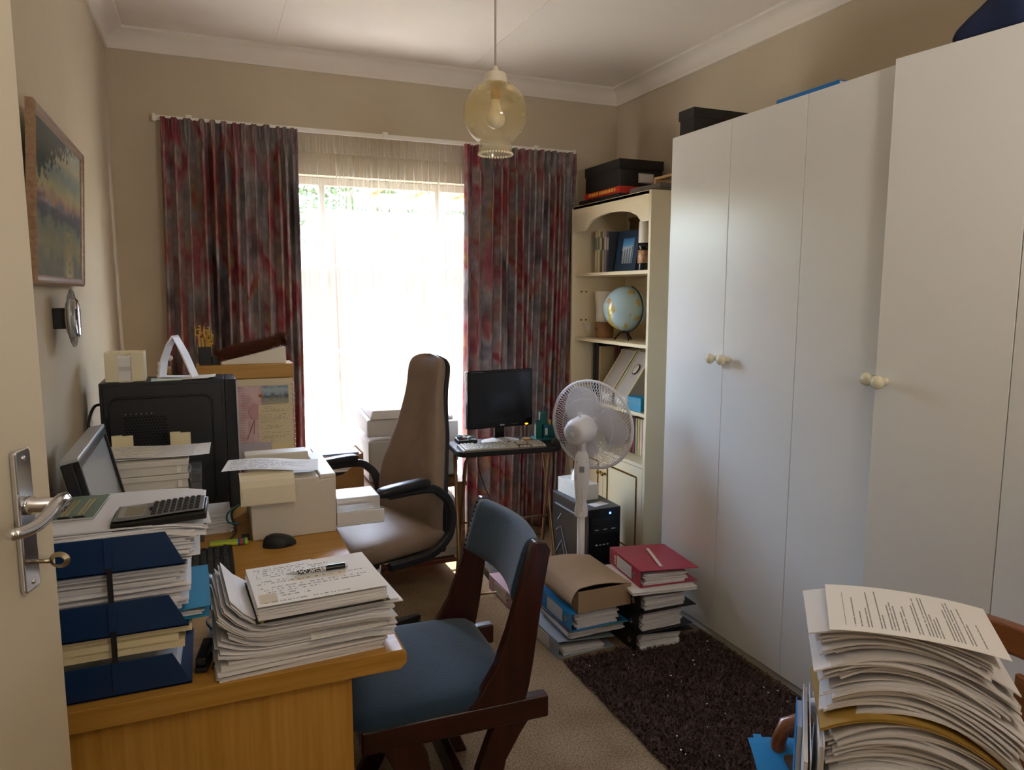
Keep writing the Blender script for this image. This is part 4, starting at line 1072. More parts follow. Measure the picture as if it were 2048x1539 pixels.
Mv = lambda x, z, w_, h_, y=0: Matrix(((w_, 0, 0, x), (0, 0, 1, y), (0, h_, 0, z), (0, 0, 0, 1)))
def card(name, m, root, x0, x1, z0, z1, y=0.0, th=.001):
    mb = MB(); mb.add([(x0, y, z0), (x1, y, z0), (x1, y, z1), (x0, y, z1), (x0, y+th, z0), (x1, y+th, z0), (x1, y+th, z1), (x0, y+th, z1)], [(0, 1, 2, 3), (7, 6, 5, 4), (0, 4, 5, 1), (1, 5, 6, 2), (2, 6, 7, 3), (3, 7, 4, 0)], None, [(0, 0), (1, 0), (1, 1), (0, 1)]*2)
    return mb.build(name, m, root)
fc_ = card('sheet', flyer_mat(), fl_, -.10, .085, .165, .415)
MB().ell((.025, -.001, .305), (.028, .0008, .036), 16, 6).build('pink_shape', mat('flyer_rose', '#c89aa0', .7), fl_, smooth=True)
MB().tube([(.02, -.0006, .27), (.0, -.0006, .22), (-.012, -.0006, .19)], .0016, 5).tube([(.02, -.0006, .27), (.016, -.0006, .21)], .0012, 5).build('stalk', mat('flyer_brown', '#7d5a50', .7), fl_)
MB().ell((.060, -.001, .372), (.022, .0008, .009), 14, 6).build('orange_shape', mat('flyer_orange', '#b5762f', .7), fl_, smooth=True)
ls = thing('price_list', 'cream printed list pinned over the pink flyer', 'sheet', (.205, 3.184, DZ)); card('sheet', printed('list_print', base='#dccfae', ink='#8f846c', lines=26, cover=.5, dens=.8, seed=11, margin=.04), ls, -.018, .113, .165, .335)
def sky_photo():
    m = bpy.data.materials.new('landscape_photo_print'); m.use_nodes = True; nt = m.node_tree; t = node(nt, 'ShaderNodeTexCoord'); sp = node(nt, 'ShaderNodeSeparateXYZ'); nt.links.new(t.outputs['UV'], sp.inputs[0])
    n = node(nt, 'ShaderNodeTexNoise'); n.inputs['Scale'].default_value = 6; nt.links.new(t.outputs['UV'], n.inputs['Vector'])
    v = math_n(nt, 'ADD', sp.outputs[1], math_n(nt, 'MULTIPLY_ADD', n.outputs[0], .5, -.25))
    nt.links.new(ramp(nt, v, [(0, '#a9a08a'), (.3, '#8b8d84'), (.42, '#4f5a63'), (.55, '#8fa0ad'), (.8, '#a9b9c4'), (1, '#7f97a8')]), nt.nodes['Principled BSDF'].inputs['Base Color']); return m
ph = thing('photo_print', 'small landscape photo print at the top of the pinned list', 'photo', (.265, 3.182, DZ)); card('print', sky_photo(), ph, -.062, .045, .335, .412)
gs = thing('grey_sheet', 'plain pale grey sheet propped below the pink flyer', 'sheet', (.10, 3.17, DZ), rot=(R(-4), 0, 0)); card('sheet', mat('grey_paper', '#b7b0b6', .75), gs, -.14, .135, 0, .175, 0)
# on the cupboard
CZ2 = DZ+.503
pc_ = thing('pencil_cup', 'black pencil cup holding gold lettering stencils on the oak cupboard', 'pencil cup', (-.008, 3.265, CZ2))
for a in range(4):
    M = RZ(a*PI/2); MB().box(-.024, .024, -.024, -.021, 0, .075, M).build('cup_wall', blackm, pc_, bevel=.001)
bx('cup_floor', blackm, pc_, -.022, .022, -.022, .022, 0, .003, 0)
bx('side_pot', blackm, pc_, .024, .056, -.018, .018, 0, .034, .002)
ym = mat('gold_stencil', '#c39a2e', .35)
for k, (x, y, a, hgt) in enumerate(((-.013, .0, -8, .165), (-.004, -.010, -3, .150), (.006, .006, 3, .160), (.013, -.006, 7, .145), (.016, .010, 12, .13))):
    sb = MB(); M = T(x, y, .006) @ RY(R(a*.5)) @ RX(R(2*k-4)) @ RZ(R(90-12*k))
    sb.box(-.0015, .0015, -.004, .004, 0, hgt-.05, M)
    for q in range(4): sb.box(-.0012, .0012, -.012, -.004 if q % 2 else .012, hgt-.05+q*.012, hgt-.045+q*.012, M)
    sb.box(-.0012, .0012, -.012, -.009, hgt-.05, hgt-.008, M); sb.box(-.0012, .0012, .009, .012, hgt-.05, hgt-.008, M)
    sb.build('stencil', ym, pc_)
wb = thing('wedge_box', 'white wedge-shaped box on the oak cupboard under the fur strip', 'box', (.19, 3.27, CZ2), rz=R(-3))
MB().hexa([(-.135, -.045, 0), (.115, -.045, 0), (.115, .05, 0), (-.135, .05, 0)], [(-.135, -.045, .012), (.115, -.045, .072), (.115, .05, .072), (-.135, .05, .012)]).build('box_body', mat('white_box', '#e6e0d2', .55), wb, bevel=.002)
MB().box(.115, .121, -.043, .048, .002, .070).build('end_flap', mat('white_box', '#e6e0d2', .55), wb, bevel=.001)
fu = thing('fur_strip', 'ragged brown fur strip draped over the white wedge box', 'fur', (.18, 3.262, CZ2+.02))
fm = mat('brown_fur', '#7a4322', .8, island=.6)
core = [(-.145, 0, .012), (-.09, 0, .028), (-.02, 0, .040), (.06, 0, .062), (.115, 0, .080), (.135, 0, .070)]
MB().tube(core, [.012, .024, .026, .020, .012, .006], 12, flat=1.5).build('hide', mat('brown_hide', '#4a2210', .9), fu, smooth=True)
rnd = random.Random(9); hr = MB()
for i in range(2600):
    s_ = rnd.random()*4.98; k = int(s_); q = s_-k
    c = Vector(core[k]).lerp(Vector(core[k+1]), q); a = rnd.uniform(0, 6.3); rr = (.012, .022, .024, .018, .011, .006)[k]
    d = Vector((rnd.uniform(-.1, .7), math.cos(a), math.sin(a))).normalized()
    p = c+Vector((0, math.cos(a)*rr*1.4, math.sin(a)*rr))
    e = p+d*rnd.uniform(.012, .028)*(1.5 if k == 4 else 1); w_ = d.orthogonal().normalized()*.0012
    hr.add([p-w_, p+w_, e], [(0, 1, 2)])
o = hr.build('hairs', fm, fu); o['kind'] = 'stuff'
sp2 = thing('desk_speaker', 'small dark round speaker behind the printer at the far desk end', 'speaker', (.125, 3.10, DZ))
MB().lathe([(0, 0), (.045, 0), (.047, .02), (.047, .09), (.035, .115), (.02, .125), (0, .127)], 24).build('housing', mat('speaker_dark', '#3c3a3a', .5), sp2, auto=50)
MB().ell((-.02, -.040, .085), (.022, .012, .020), 14, 8).build('red_cap', mat('dark_red', '#6a1f22', .4), sp2, smooth=True)

# ------------------------------------------------------------------ white laser printer on the desk
lp = thing('laser_printer', 'cream white laser printer on the desk with its paper tray to the right', 'printer', (.24, 2.60, DZ))
MB().hexa([(-.132, -.18, 0), (.136, -.18, 0), (.136, .18, 0), (-.132, .18, 0)], [(-.136, -.183, .170), (.138, -.183, .190), (.138, .18, .190), (-.136, .18, .170)]).build('body', beige_pl, lp, bevel=.005, seg=3)
bx('top_rim', beige_pl, lp, .085, .138, -.183, .18, .186, .202, .004)
bx('top_rim', beige_pl, lp, -.136, .085, -.183, -.10, .168, .196, .004)
bx('output_well', mat('beige_shade', '#c2baa9', .5), lp, -.130, .085, -.10, .17, .165, .176, .003)
bx('back_cover', beige_pl, lp, -.136, .085, .10, .18, .17, .225, .005)
tr2 = bx('paper_tray', white_pl, lp, .139, .30, -.178, -.030, .012, .022, .002)
for y in (-.178, -.035): bx('tray_guide', white_pl, tr2, .139, .30, y, y+.005, .022, .06, .001)
bx('tray_cover', mat('clear_white_plastic', '#e4e4e6', .15, trans=.25, ior=1.2), tr2, .139, .288, -.172, -.036, .055, .108, .006)
bx('tray_paper', paper, tr2, .141, .28, -.170, -.038, .022, .053, 0)
loose('printed_sheet', 'printed sheet lying across the top of the white printer', 'sheet', printed('invoice_print', lines=16, cover=.55, dens=.85, seed=21, margin=.05, wscale=30), .185, 2.535, DZ+.226, .30, .165, R(-9), lambda u, v: .012*math.sin(u*5)*.4-.006*u)
bars_m = printed('barcode_print', lines=26, cover=.95, dens=1.0, swap=True, margin=.02)
loose('barcode_slip', 'barcode slip under the printed sheet on the printer', 'slip', bars_m, .185, 2.475, DZ+.206, .12, .09, R(-4))
en = thing('cream_envelope', 'cream envelope hanging over the front of the white printer', 'envelope', (.160, 2.405, DZ+.215))
MB().slab(lambda u, v: ((u-.5)*.168, [-.012, -.010, .0, .03, .07][int(round(v*4))], [-.085, -.045, -.012, .0, .003][int(round(v*4))]), 6, 4, .004).build('pouch', mat('cream_envelope_paper', '#e8dfc6', .75), en, smooth=False)
MB().slab(lambda u, v: ((u-.5)*.158, -.015-.001*v, -.085+.055*v), 4, 2, .001).build('flap', mat('cream_envelope_paper', '#e8dfc6', .75), en)
cb = MB()
cb.tube(spl([(.095, 2.47, DZ+.12), (.06, 2.44, DZ+.115), (.035, 2.45, DZ+.09), (.04, 2.46, DZ+.06), (.075, 2.47, DZ+.05)]), .003, 8)
o = cb.build('printer_cable', mat('teal_cable', '#2c6a72', .5), smooth=True); tag(o, 'teal cable curling at the left side of the white printer', 'cable')
cb = MB(); cb.tube(spl([(.09, 2.52, DZ+.11), (.05, 2.50, DZ+.08), (.06, 2.46, DZ+.03), (.04, 2.44, DZ+.006), (.09, 2.45, DZ+.006)]), .004, 8).box(.075, .10, 2.44, 2.46, DZ+.0, DZ+.016)
o = cb.build('printer_power_cable', mat('cable_brown', '#2c2320', .5), smooth=True); tag(o, 'dark power cable at the foot of the white printer', 'cable')
mb = MB(); bundle(mb, 0, 0, 0, 12, .10, .15, .005, jit=.003, rj=.02, seed=70)
o = mb.build('paper_stack', papers); o.location = (.0, 2.62, DZ); tag(o, 'stack of white envelopes behind the keyboard, left of the printer', 'papers')
# ------------------------------------------------------------------ office chair
def loft(mb, secs, cap=True):
    n = len(secs[0]); vs = [p for s_ in secs for p in s_]; fs = []
    for j in range(len(secs)-1):
        for k in range(n):
            k2 = (k+1) % n; fs.append((j*n+k, j*n+k2, (j+1)*n+k2, (j+1)*n+k))
    if cap: fs.append(tuple(reversed(range(n)))); fs.append(tuple((len(secs)-1)*n+k for k in range(n)))
    return mb.add(vs, fs)
def sup(k, n, p):
    a = 2*PI*k/n; c, s_ = math.cos(a), math.sin(a)
    return math.copysign(abs(c)**p, c), math.copysign(abs(s_)**p, s_)
tan_up = mat('tan_upholstery', '#8a7767', .5, spec=.35, var=.08, vscale=12, bump=.12, bscale=160)
oc = thing('office_chair', 'high-backed brown leather office chair with black loop arms at the desk', 'chair', (.605, 2.925, 0), rz=R(18))
def back(mb, off, thk, sc, z0=.50, z1=1.292):
    secs = []
    for j in range(35):
        v = math.sin(PI/2*j/34)
        z = z0+(z1-z0)*v
        x = .185+.10*v**1.2-.025*math.sin(PI*min(1, v*1.7))+off
        w_ = .225*sc*(1-.47*sm(.22, .86, v))*math.sqrt(max(.0, 1-max(0, (v-.91)/.09)**3.4)+.004)
        if v < .06: w_ *= .9+.1*v/.06
        t = thk*(.75+.35*math.sin(PI*min(1, v*1.25)))*(1 if v < .9 else math.sqrt(max(.02, 1-((v-.9)/.1)**2)))
        ring = []
        for k in range(56):
            c, s_ = sup(k, 56, .62); dish = .018*(1-(s_)**2)*(1 if c < 0 else 0)
            crease = .009*(math.exp(-((s_-.12)/.10)**2)+.7*math.exp(-((s_+.25)/.09)**2))*sm(.12, .3, v)*(1-sm(.72, .9, v))*(1 if c < 0 else 0)
            ring.append((x+t*c+dish+crease, w_*s_, z))
        secs.append(ring)
    return loft(mb, secs)
back(MB(), 0, .048, 1.0).build('backrest', tan_up, oc, smooth=True)
back(MB(), .032, .030, .985, .48, 1.285).build('back_shell', blackm, oc, smooth=True)
# upholstery ribs
secs = []
for j in range(17):
    u = j/16; x = -.235+.45*u
    w_ = .245*(1-.10*max(0, .3-u)/.3)
    e = math.sqrt(max(.02, 1-abs(2*u-1)**6)); ring = []
    for k in range(28):
        c, s_ = sup(k, 28, .55)
        ring.append((x, w_*c*(.92+.08*e), .560+.052*s_*e-.012*(1-u)+(.006*(1-c*c) if s_ > 0 else 0)))
    secs.append(ring)
loft(MB(), secs).build('seat_cushion', tan_up, oc, smooth=True)
bx('seat_pan', blackm, oc, -.20, .20, -.20, .20, .495, .518, .01)
for s_ in (-1, 1):
    a = MB()
    path = [(-.10, .285*s_, .515), (.04, .285*s_, .515), (.12, .285*s_, .53), (.185, .285*s_, .58), (.20, .285*s_, .66), (.175, .285*s_, .735), (.11, .285*s_, .79), (.02, .285*s_, .797), (-.10, .285*s_, .797)]
    P = []
    for i in range(len(path)-1):
        for q in range(5): P.append(Vector(path[i]).lerp(Vector(path[i+1]), q/5))
    P.append(Vector(path[-1]))
    for _ in range(3): P = [P[0]]+[(P[i-1]+P[i]*2+P[i+1])/4 for i in range(1, len(P)-1)]+[P[-1]]
    a.bar(P, .034, .030, (0, 1, 0))
    arm = a.build('arm_loop', mat('chair_black', '#1c1d20', .35), oc, bevel=.008, seg=3)
    a = MB(); secs = []
    for j in range(13):
        u = j/12; x = -.15+.245*u; e = math.sqrt(max(.03, 1-abs(2*u-1)**8))
        ring = []
        for k in range(20):
            c, q = sup(k, 20, .6); ring.append((x, .285*s_+.029*c*e, .817+.019*q*e-.010*(1-u)**3))
        secs.append(ring)
    loft(a, secs).build('arm_pad', mat('chair_black', '#1c1d20', .35), arm, smooth=True)
MB().cyl((0, 0, .12), (0, 0, .495), .028).build('gas_column', chrome, oc, smooth=True)
for k in range(5):
    a = 2*PI*k/5+.35; d = Vector((math.cos(a), math.sin(a), 0))
    lg = MB().bar([d*.02+Vector((0, 0, .115)), d*.16+Vector((0, 0, .095)), d*.30+Vector((0, 0, .070))], [.05, .042, .034], [.045, .035, .025]).build('base_arm', blackm, oc, bevel=.006)
    c = d*.295; w_ = MB(); pr_ = d.cross(Vector((0, 0, 1)))
    for q in (-1, 1): w_.cyl(c+pr_*(.008*q)+Vector((0, 0, .026)), c+pr_*(.026*q)+Vector((0, 0, .026)), .026)
    w_.cyl(c+Vector((0, 0, .026)), c+Vector((0, 0, .066)), .007)
    w_.build('castor', blackm, lg, auto=40)

# ------------------------------------------------------------------ wooden chair with blue upholstery
mahog = wood('mahogany', '#230a07', '#3d140c', 'z', .6, .32, coat=.3)
mahog_x = wood('mahogany_x', '#230a07', '#3d140c', 'x', .6, .32, coat=.3)
blue_f = mat('blue_upholstery', '#283f54', .8, spec=.25, sheen=.25, var=.16, vscale=7, bump=.25, bscale=180)
wc = thing('wooden_chair', 'dark mahogany chair with worn blue upholstered seat and back', 'chair', (.56, 1.99, 0), rz=R(-2))
Mside = lambda y: Matrix(((1, 0, 0, 0), (0, 0, 1, y), (0, 1, 0, 0), (0, 0, 0, 1)))
yn, yf = -.262, .235
for y in (yn, yf-.034):
    # raked back post, flaring forward at its foot
    A = [(.035, .425), (.085, .475), (.130, .545), (.165, .64), (.195, .74), (.222, .835), (.232, .868), (.244, .884)]
    B = [(.215, .425), (.228, .475), (.240, .545), (.254, .64), (.268, .74), (.284, .83), (.289, .855), (.278, .878)]
    MB().strip(A, B, 0, .034, Mside(y)).build('back_post', mahog, wc, bevel=.006, seg=3)
    MB().box(-.235, .285, y-.002, y+.036, .372, .438).build('side_rail', mahog_x, wc, bevel=.006, seg=3)
    # sabre legs
    A = [(.135, .40), (.105, .33), (.075, .25), (.063, .17), (.075, .09), (.125, .0)]
    B = [(.245, .40), (.205, .345), (.160, .27), (.142, .18), (.150, .10), (.190, .0)]
    MB().strip(A, B, 0, .036, Mside(y-.001)).build('rear_leg', mahog, wc, bevel=.006, seg=3)
    A = [(-.195, .40), (-.160, .33), (-.130, .25), (-.118, .17), (-.135, .09), (-.185, .0)]
    B = [(-.085, .40), (-.060, .34), (-.050, .26), (-.050, .18), (-.065, .10), (-.115, .0)]
    MB().strip(A, B, 0, .036, Mside(y-.001)).build('front_leg', mahog, wc, bevel=.006, seg=3)
    MB().box(-.05, .14, y+.002, y+.032, .165, .215).build('leg_block', mahog_x, wc, bevel=.004)
bx('front_rail', mahog, wc, -.235, -.205, yn+.034, yf-.034, .375, .43, .005)
bx('rear_rail', mahog, wc, .20, .225, yn+.034, yf-.034, .375, .43, .005)
bx('cross_stretcher', mahog, wc, .03, .055, yn+.034, yf-.034, .15, .23, .004)
# padded seat
secs = []
for j in range(19):
    u = j/18; x = -.262+.475*u
    e = math.sqrt(max(.02, 1-abs(2*u-1)**7)); w_ = (.255-.012*u)
    ring = []
    for k in range(32):
        c, s_ = sup(k, 32, .42)
        ring.append((x, -.013+w_*c*(.94+.06*e), .452+(.034*s_+(.012*(1-c*c) if s_ > 0 else 0))*e))
    secs.append(ring)
loft(MB(), secs).build('seat_pad', blue_f, wc, smooth=True)
# curved padded back panel between the posts
secs = []
for j in range(21):
    u = j/20; y = yn+.033+(yf-yn-.066)*u; bow = .035*math.sin(PI*u)
    ring = []
    for k in range(24):
        c, s_ = sup(k, 24, .5)
        z = .795+.083*s_; x = .213+bow+.30*(z-.752)+.024*c
        ring.append((x, y, z))
    secs.append(ring)
loft(MB(), secs).build('back_pad', blue_f, wc, smooth=True)
for k in range(11):
    z = .715+k*.0155; MB().ell((.232+.30*(z-.752)-.040, yf-.036, z), (.004, .004, .004), 8, 5).build('upholstery_nail', mat('nail_dark', '#1a1412', .4, metal=.7), wc, smooth=True)

# ------------------------------------------------------------------ printer table by the window
tbm = wood('table_wood', '#6b4423', '#8c6035', 'x', .8, .4)
tb = thing('printer_table', 'low brown wooden printer table with a bottom shelf by the window', 'table', (.87, 3.80, 0))
wbx('table_top', tbm, tb, .48, 1.255, 3.605, 4.08, .525, .55, .003)
wbx('bottom_shelf', wood('shelf_redwood', '#4a2213', '#67331d', 'x', .8, .4), tb, .50, 1.235, 3.615, 4.06, .105, .128, .003)
for x in (.49, 1.205):
    for y in (3.61, 4.03): wbx('leg', tbm, tb, x, x+.04, y, y+.04, .0, .525, .003)
wbx('rear_rail', tbm, tb, .53, 1.205, 4.045, 4.06, .42, .50)
# multifunction printer
gp = mat('printer_grey', '#c9c5bf', .4); dgp = mat('printer_dark', '#3a3a3e', .4)
mf = thing('multifunction_printer', 'grey multifunction printer on the table in front of the sheer curtain', 'printer', (.998, 3.86, .55))
bx('lower_body', gp, mf, -.245, .243, -.15, .16, .012, .235, .012)
bx('side_cheek', gp, mf, .165, .246, -.155, .165, .09, .315, .01)
ld = MB().hexa([(-.255, -.17, .255), (.16, -.17, .255), (.16, .17, .275), (-.255, .17, .275)], [(-.25, -.15, .345), (.155, -.15, .345), (.155, .165, .375), (-.25, .165, .375)]).build('scanner_unit', gp, mf, bevel=.012, seg=3)
MB().hexa([(-.235, -.16, .346), (.145, -.16, .346), (.145, .155, .376), (-.235, .155, .376)], [(-.22, -.14, .392), (.13, -.14, .392), (.13, .15, .405), (-.22, .15, .405)]).build('scanner_lid', mat('printer_light', '#dcd8d2', .4), ld, bevel=.008)
bx('control_panel', dgp, ld, -.10, .12, -.1715, -.165, .285, .325, .002)
bx('paper_slot', dgp, mf, -.13, .155, -.153, -.14, .125, .215, .003)
bx('output_catch', mat('printer_black', '#202124', .45), mf, -.13, .155, -.20, -.14, .118, .126, .002)
ct = bx('paper_cassette', gp, mf, -.15, .17, -.156, -.14, .015, .10, .003)
bx('cassette_window', mat('window_black', '#121316', .3), ct, .05, .15, -.158, -.155, .03, .085, .001)
bx('cassette_grip', dgp, ct, -.04, .03, -.158, -.155, .02, .035, .001)
for k in range(4): bx('foot', dgp, mf, (-.22, .2)[k % 2], (-.19, .23)[k % 2], (-.13, .12)[k//2], (-.10, .15)[k//2], 0, .012, 0)
bx('output_tab', gp, mf, .185, .235, -.10, .10, .315, .335, .008)
# old laser printer on the bottom shelf
olp = thing('laser_printer', 'rounded beige laser printer on the shelf under the printer table', 'printer', (1.0, 3.835, .128))
ob = mat('old_beige', '#d3c9b4', .45)
pr_ = [(-.19, .02), (-.19, .25), (-.17, .29), (-.10, .315), (.12, .345), (.175, .335), (.19, .30), (.19, .02)]
M = Matrix(((0, 0, 1, -.225), (1, 0, 0, 0), (0, 1, 0, 0), (0, 0, 0, 1)))
MB().prism(pr_, 0, .45, M).build('body', ob, olp, bevel=.014, seg=3)
bx('front_cover', ob, olp, -.20, .11, -.198, -.188, .09, .26, .006)
bx('front_column', ob, olp, .115, .215, -.200, -.188, .05, .275, .01)
bx('paper_cassette', mat('old_beige_dark', '#b9b0a0', .5), olp, -.20, .215, -.196, -.188, .005, .085, .004)
bx('cassette_grip', dgp, olp, -.12, .05, -.199, -.195, .010, .030, .001)
bx('badge', mat('badge_grey', '#9a9690', .4), olp, .135, .195, -.202, -.199, .225, .255, 0); bx('badge_mark', mat('badge_orange', '#c07850', .4), olp, .175, .195, -.203, -.2015, .225, .238, 0)
for k in range(4): bx('foot', dgp, olp, (-.2, .17)[k % 2], (-.17, .2)[k % 2], (-.17, .15)[k//2], (-.14, .18)[k//2], 0, .02, 0)
# brown paper organiser on the table
og = thing('paper_organiser', 'brown card magazine tray full of papers on the printer table', 'paper tray', (.60, 3.715, .55))
kraft = mat('kraft_board', '#9c7446', .8, var=.05)
A = [(-.105, 0), (-.105, .10), (-.06, .085), (0, .095), (.05, .13), (.075, .185), (.105, .20), (.105, 0)]
for y in (-.10, .097):
    MB().prism(A, 0, .003, Matrix(((1, 0, 0, 0), (0, 0, 1, y), (0, 1, 0, 0), (0, 0, 0, 1)))).build('side_wall', kraft, og)
bx('end_wall', kraft, og, .102, .105, -.097, .097, 0, .20, 0); bx('end_wall', kraft, og, -.105, -.102, -.097, .097, 0, .10, 0); bx('base', kraft, og, -.102, .102, -.097, .097, 0, .003, 0)
op = thing('paper_stack', 'papers, dark and teal folders heaped in the brown card tray', 'papers', (.60, 3.715, .555))
mb = MB(); zt = bundle(mb, -.01, 0, 0, 5, .19, .185, .012, jit=.003, rj=.01, seed=80); o = mb.build('sheets', papers, op); o['kind'] = 'stuff'
bx('teal_folder', teal_m, op, -.10, .092, -.093, .093, zt, zt+.014, .002); bx('black_folder', blackm, op, -.10, .094, -.093, .093, zt+.015, zt+.035, .002)
mb = MB(); zt2_ = bundle(mb, -.01, 0, zt+.036, 8, .21, .185, .010, jit=.006, rj=.03, seed=81); o = mb.build('sheets', papers, op); o['kind'] = 'stuff'
bx('blue_sleeve', mat('blue_sleeve', '#7f97c9', .3), op, -.13, .085, -.09, .10, zt2_+.001, zt2_+.010, .002)

# ------------------------------------------------------------------ folding trolley with second computer
tl = thing('folding_trolley', 'folding trolley table with black top and crossed metal legs', 'table', (1.402, 3.44, 0), rz=R(-6))
poly = rrect(-.278, .278, -.15, .15, .05)
MB().prism(poly, .745, .775, None).build('table_top', blackm, tl, bevel=.008, seg=3)
bz = mat('bronze_tube', '#8a6f52', .35, metal=.8)
for s_ in (-1, 1):
    y = .0
    MB().tube([(.262*s_, -.12, .0), (.262*s_, -.11, .03), (.245*s_, .07, .70), (.235*s_, .10, .742), (.20*s_, .11, .744)], .0095, 10).build('leg', bz, tl, smooth=True)
    MB().tube([(.235*s_, .105, .0), (.235*s_, .095, .03), (.225*s_, -.08, .70), (.215*s_, -.11, .742), (.18*s_, -.12, .744)], .0095, 10).build('leg', bz, tl, smooth=True)
    MB().lathe([(.012, 0), (.013, .03), (.0, .032)], 12, T(.262*s_, -.12, 0)).lathe([(.012, 0), (.013, .03), (.0, .032)], 12, T(.235*s_, .105, 0)).build('rubber_foot', blackm, tl)
MB().tube([(.24, -.01, .37), (-.24, -.01, .37)], .006, 8).build('cross_bar', bz, tl, smooth=True)
MB().tube([(-.262, -.115, .02), (.262, -.115, .02)], .006, 8).build('foot_bar', bz, tl, smooth=True)
TT = .775
sm_ = thing('computer_monitor', 'black flat-screen monitor on the trolley in front of the right drape', 'monitor', (1.405, 3.50, TT), rz=R(3))
bx('housing', blackg, sm_, -.187, .187, -.010, .022, .075, .378, .006)
bx('back_shell', white_pl, sm_, -.189, .185, .010, .034, .077, .376, .008)
bx('screen', mat('dark_screen', '#101216', .16, spec=.6), sm_, -.175, .175, -.0125, -.009, .105, .365, 0)
MB().ell((0, -.0118, .088), (.006, .001, .006), 12, 6).build('round_badge', silver, sm_, smooth=True); bx('badge_word', silver, sm_, .008, .020, -.0118, -.0105, .085, .091, 0)
bx('model_word', mat('dim_grey_print', '#5c5e62', .4), sm_, -.168, -.10, -.0118, -.0105, .368, .3715, 0)
bx('button_word', mat('dim_green_print', '#4c5a2a', .4), sm_, .06, .105, -.0118, -.0105, .090, .0925, 0)
MB().ell((.150, -.011, .084), (.010, .004, .004), 12, 6).build('power_light', mat('amber_led', '#ff8a1e', .4, emit='#ff7a10', estr=2.5), sm_, smooth=True)
bx('neck', blackg, sm_, -.028, .028, .002, .03, .012, .10, .004)
MB().lathe([(.105, 0), (.105, .004), (.07, .012), (.03, .018), (0, .019)], 36, T(0, .0, 0) @ Matrix.Diagonal((1.0, .72, 1, 1))).build('foot', mat('monitor_foot', '#b9b3ac', .35), sm_, auto=40)
keyboard('computer_keyboard', 'grey white-keyed keyboard on the trolley before the monitor', (1.352, 3.345, TT), R(-4), mat('kb_grey', '#6d675d', .5), mat('key_pale', '#bdb9b0', .45), L=.44, Wd=.135)
pk = thing('desk_organiser', 'teal pen organiser holding tape and slips beside the monitor', 'organiser', (1.645, 3.46, TT), rz=R(-8))
tealp = mat('teal_plastic', '#11605c', .35)
bx('base', tealp, pk, -.062, .062, -.05, .05, 0, .012, .003)
for (x, y, w_, h_) in ((-.040, -.015, .017, .105), (-.005, .018, .018, .145), (-.004, -.022, .014, .085), (.034, .004, .017, .080)):
    pot = MB()
    for q in range(4):
        pot.box(-w_, w_, -w_, -w_+.0025, .012, h_, T(x, y, 0) @ RZ(q*PI/2))
    pot.build('pot', tealp, pk, bevel=.001)
bx('yellow_slip', mat('yellow_slip', '#cbbd4c', .6), pk, .024, .046, .0, .002, .06, .105, 0)
bx('blue_eraser', mat('blue_eraser', '#2c63a8', .5), pk, -.010, .006, -.038, -.036, .05, .085, 0); bx('white_slip', paper, pk, -.009, .005, -.0395, -.0375, .03, .066, 0)
for k, (x, y, h_) in enumerate(((-.03, -.01, .14), (.0, .02, .175), (.012, .015, .165), (.035, .0, .11))): MB().cyl((x, y, .015), (x+.006, y, h_), .0035, n=8).build('pencil', mat('pencil_dark', '#2b3a34', .4), pk)
m2 = thing('computer_mouse', 'grey-black mouse at the right end of the trolley', 'mouse', (1.660, 3.335, TT), rz=R(70))
MB().grid(lambda u, v: tuple(a*b for a, b in zip(mousef(u, v), (.95, 1, .85))), 28, 8, True).build('shell', mat('mouse_grey', '#33332f', .4), m2, smooth=True)
MB().cyl((-.028, -.002, .026), (-.028, .002, .026), .007).build('scroll_wheel', blackm, m2)
bw_ = thing('trinket_tray', 'black tray with red and white wrappers at the left of the trolley', 'tray', (1.225, 3.53, TT), rz=R(-6))
bx('tray', blackm, bw_, -.05, .05, -.05, .05, 0, .022, .004)
rnd = random.Random(12)
for k in range(12):
    MB().ell((rnd.uniform(-.035, .035), rnd.uniform(-.035, .035), .026+.004*(k % 3)), (.016, .010, .006), 8, 5, ).build('wrapper', mat(['wr_red', 'wr_white', 'wr_teal'][k % 3], ['#b0483f', '#e3dcd2', '#3f7d76'][k % 3], .5), bw_, smooth=True)
tp = thing('tape_roll', 'small roll of brown tape on the trolley behind the keyboard', 'tape', (1.53, 3.44, TT))
MB().lathe([(.016, 0), (.024, 0), (.024, .018), (.016, .018), (.016, 0)], 24).build('roll', mat('tape_brown', '#b1843f', .4), tp, auto=40)
MB().lathe([(.014, .001), (.016, .001), (.016, .017), (.014, .017), (.014, .001)], 24).build('core', mat('tape_core', '#d9d2c2', .6), tp, auto=40)
cb = MB(); cb.tube(spl([(1.32, 3.60, .74), (1.33, 3.62, .60), (1.42, 3.64, .40), (1.58, 3.66, .26), (1.70, 3.66, .18), (1.76, 3.70, .16)]), .003, 8)
o = cb.build('mouse_cable', blackm, smooth=True); tag(o, 'thin black cable hanging under the trolley to the floor computer', 'cable')

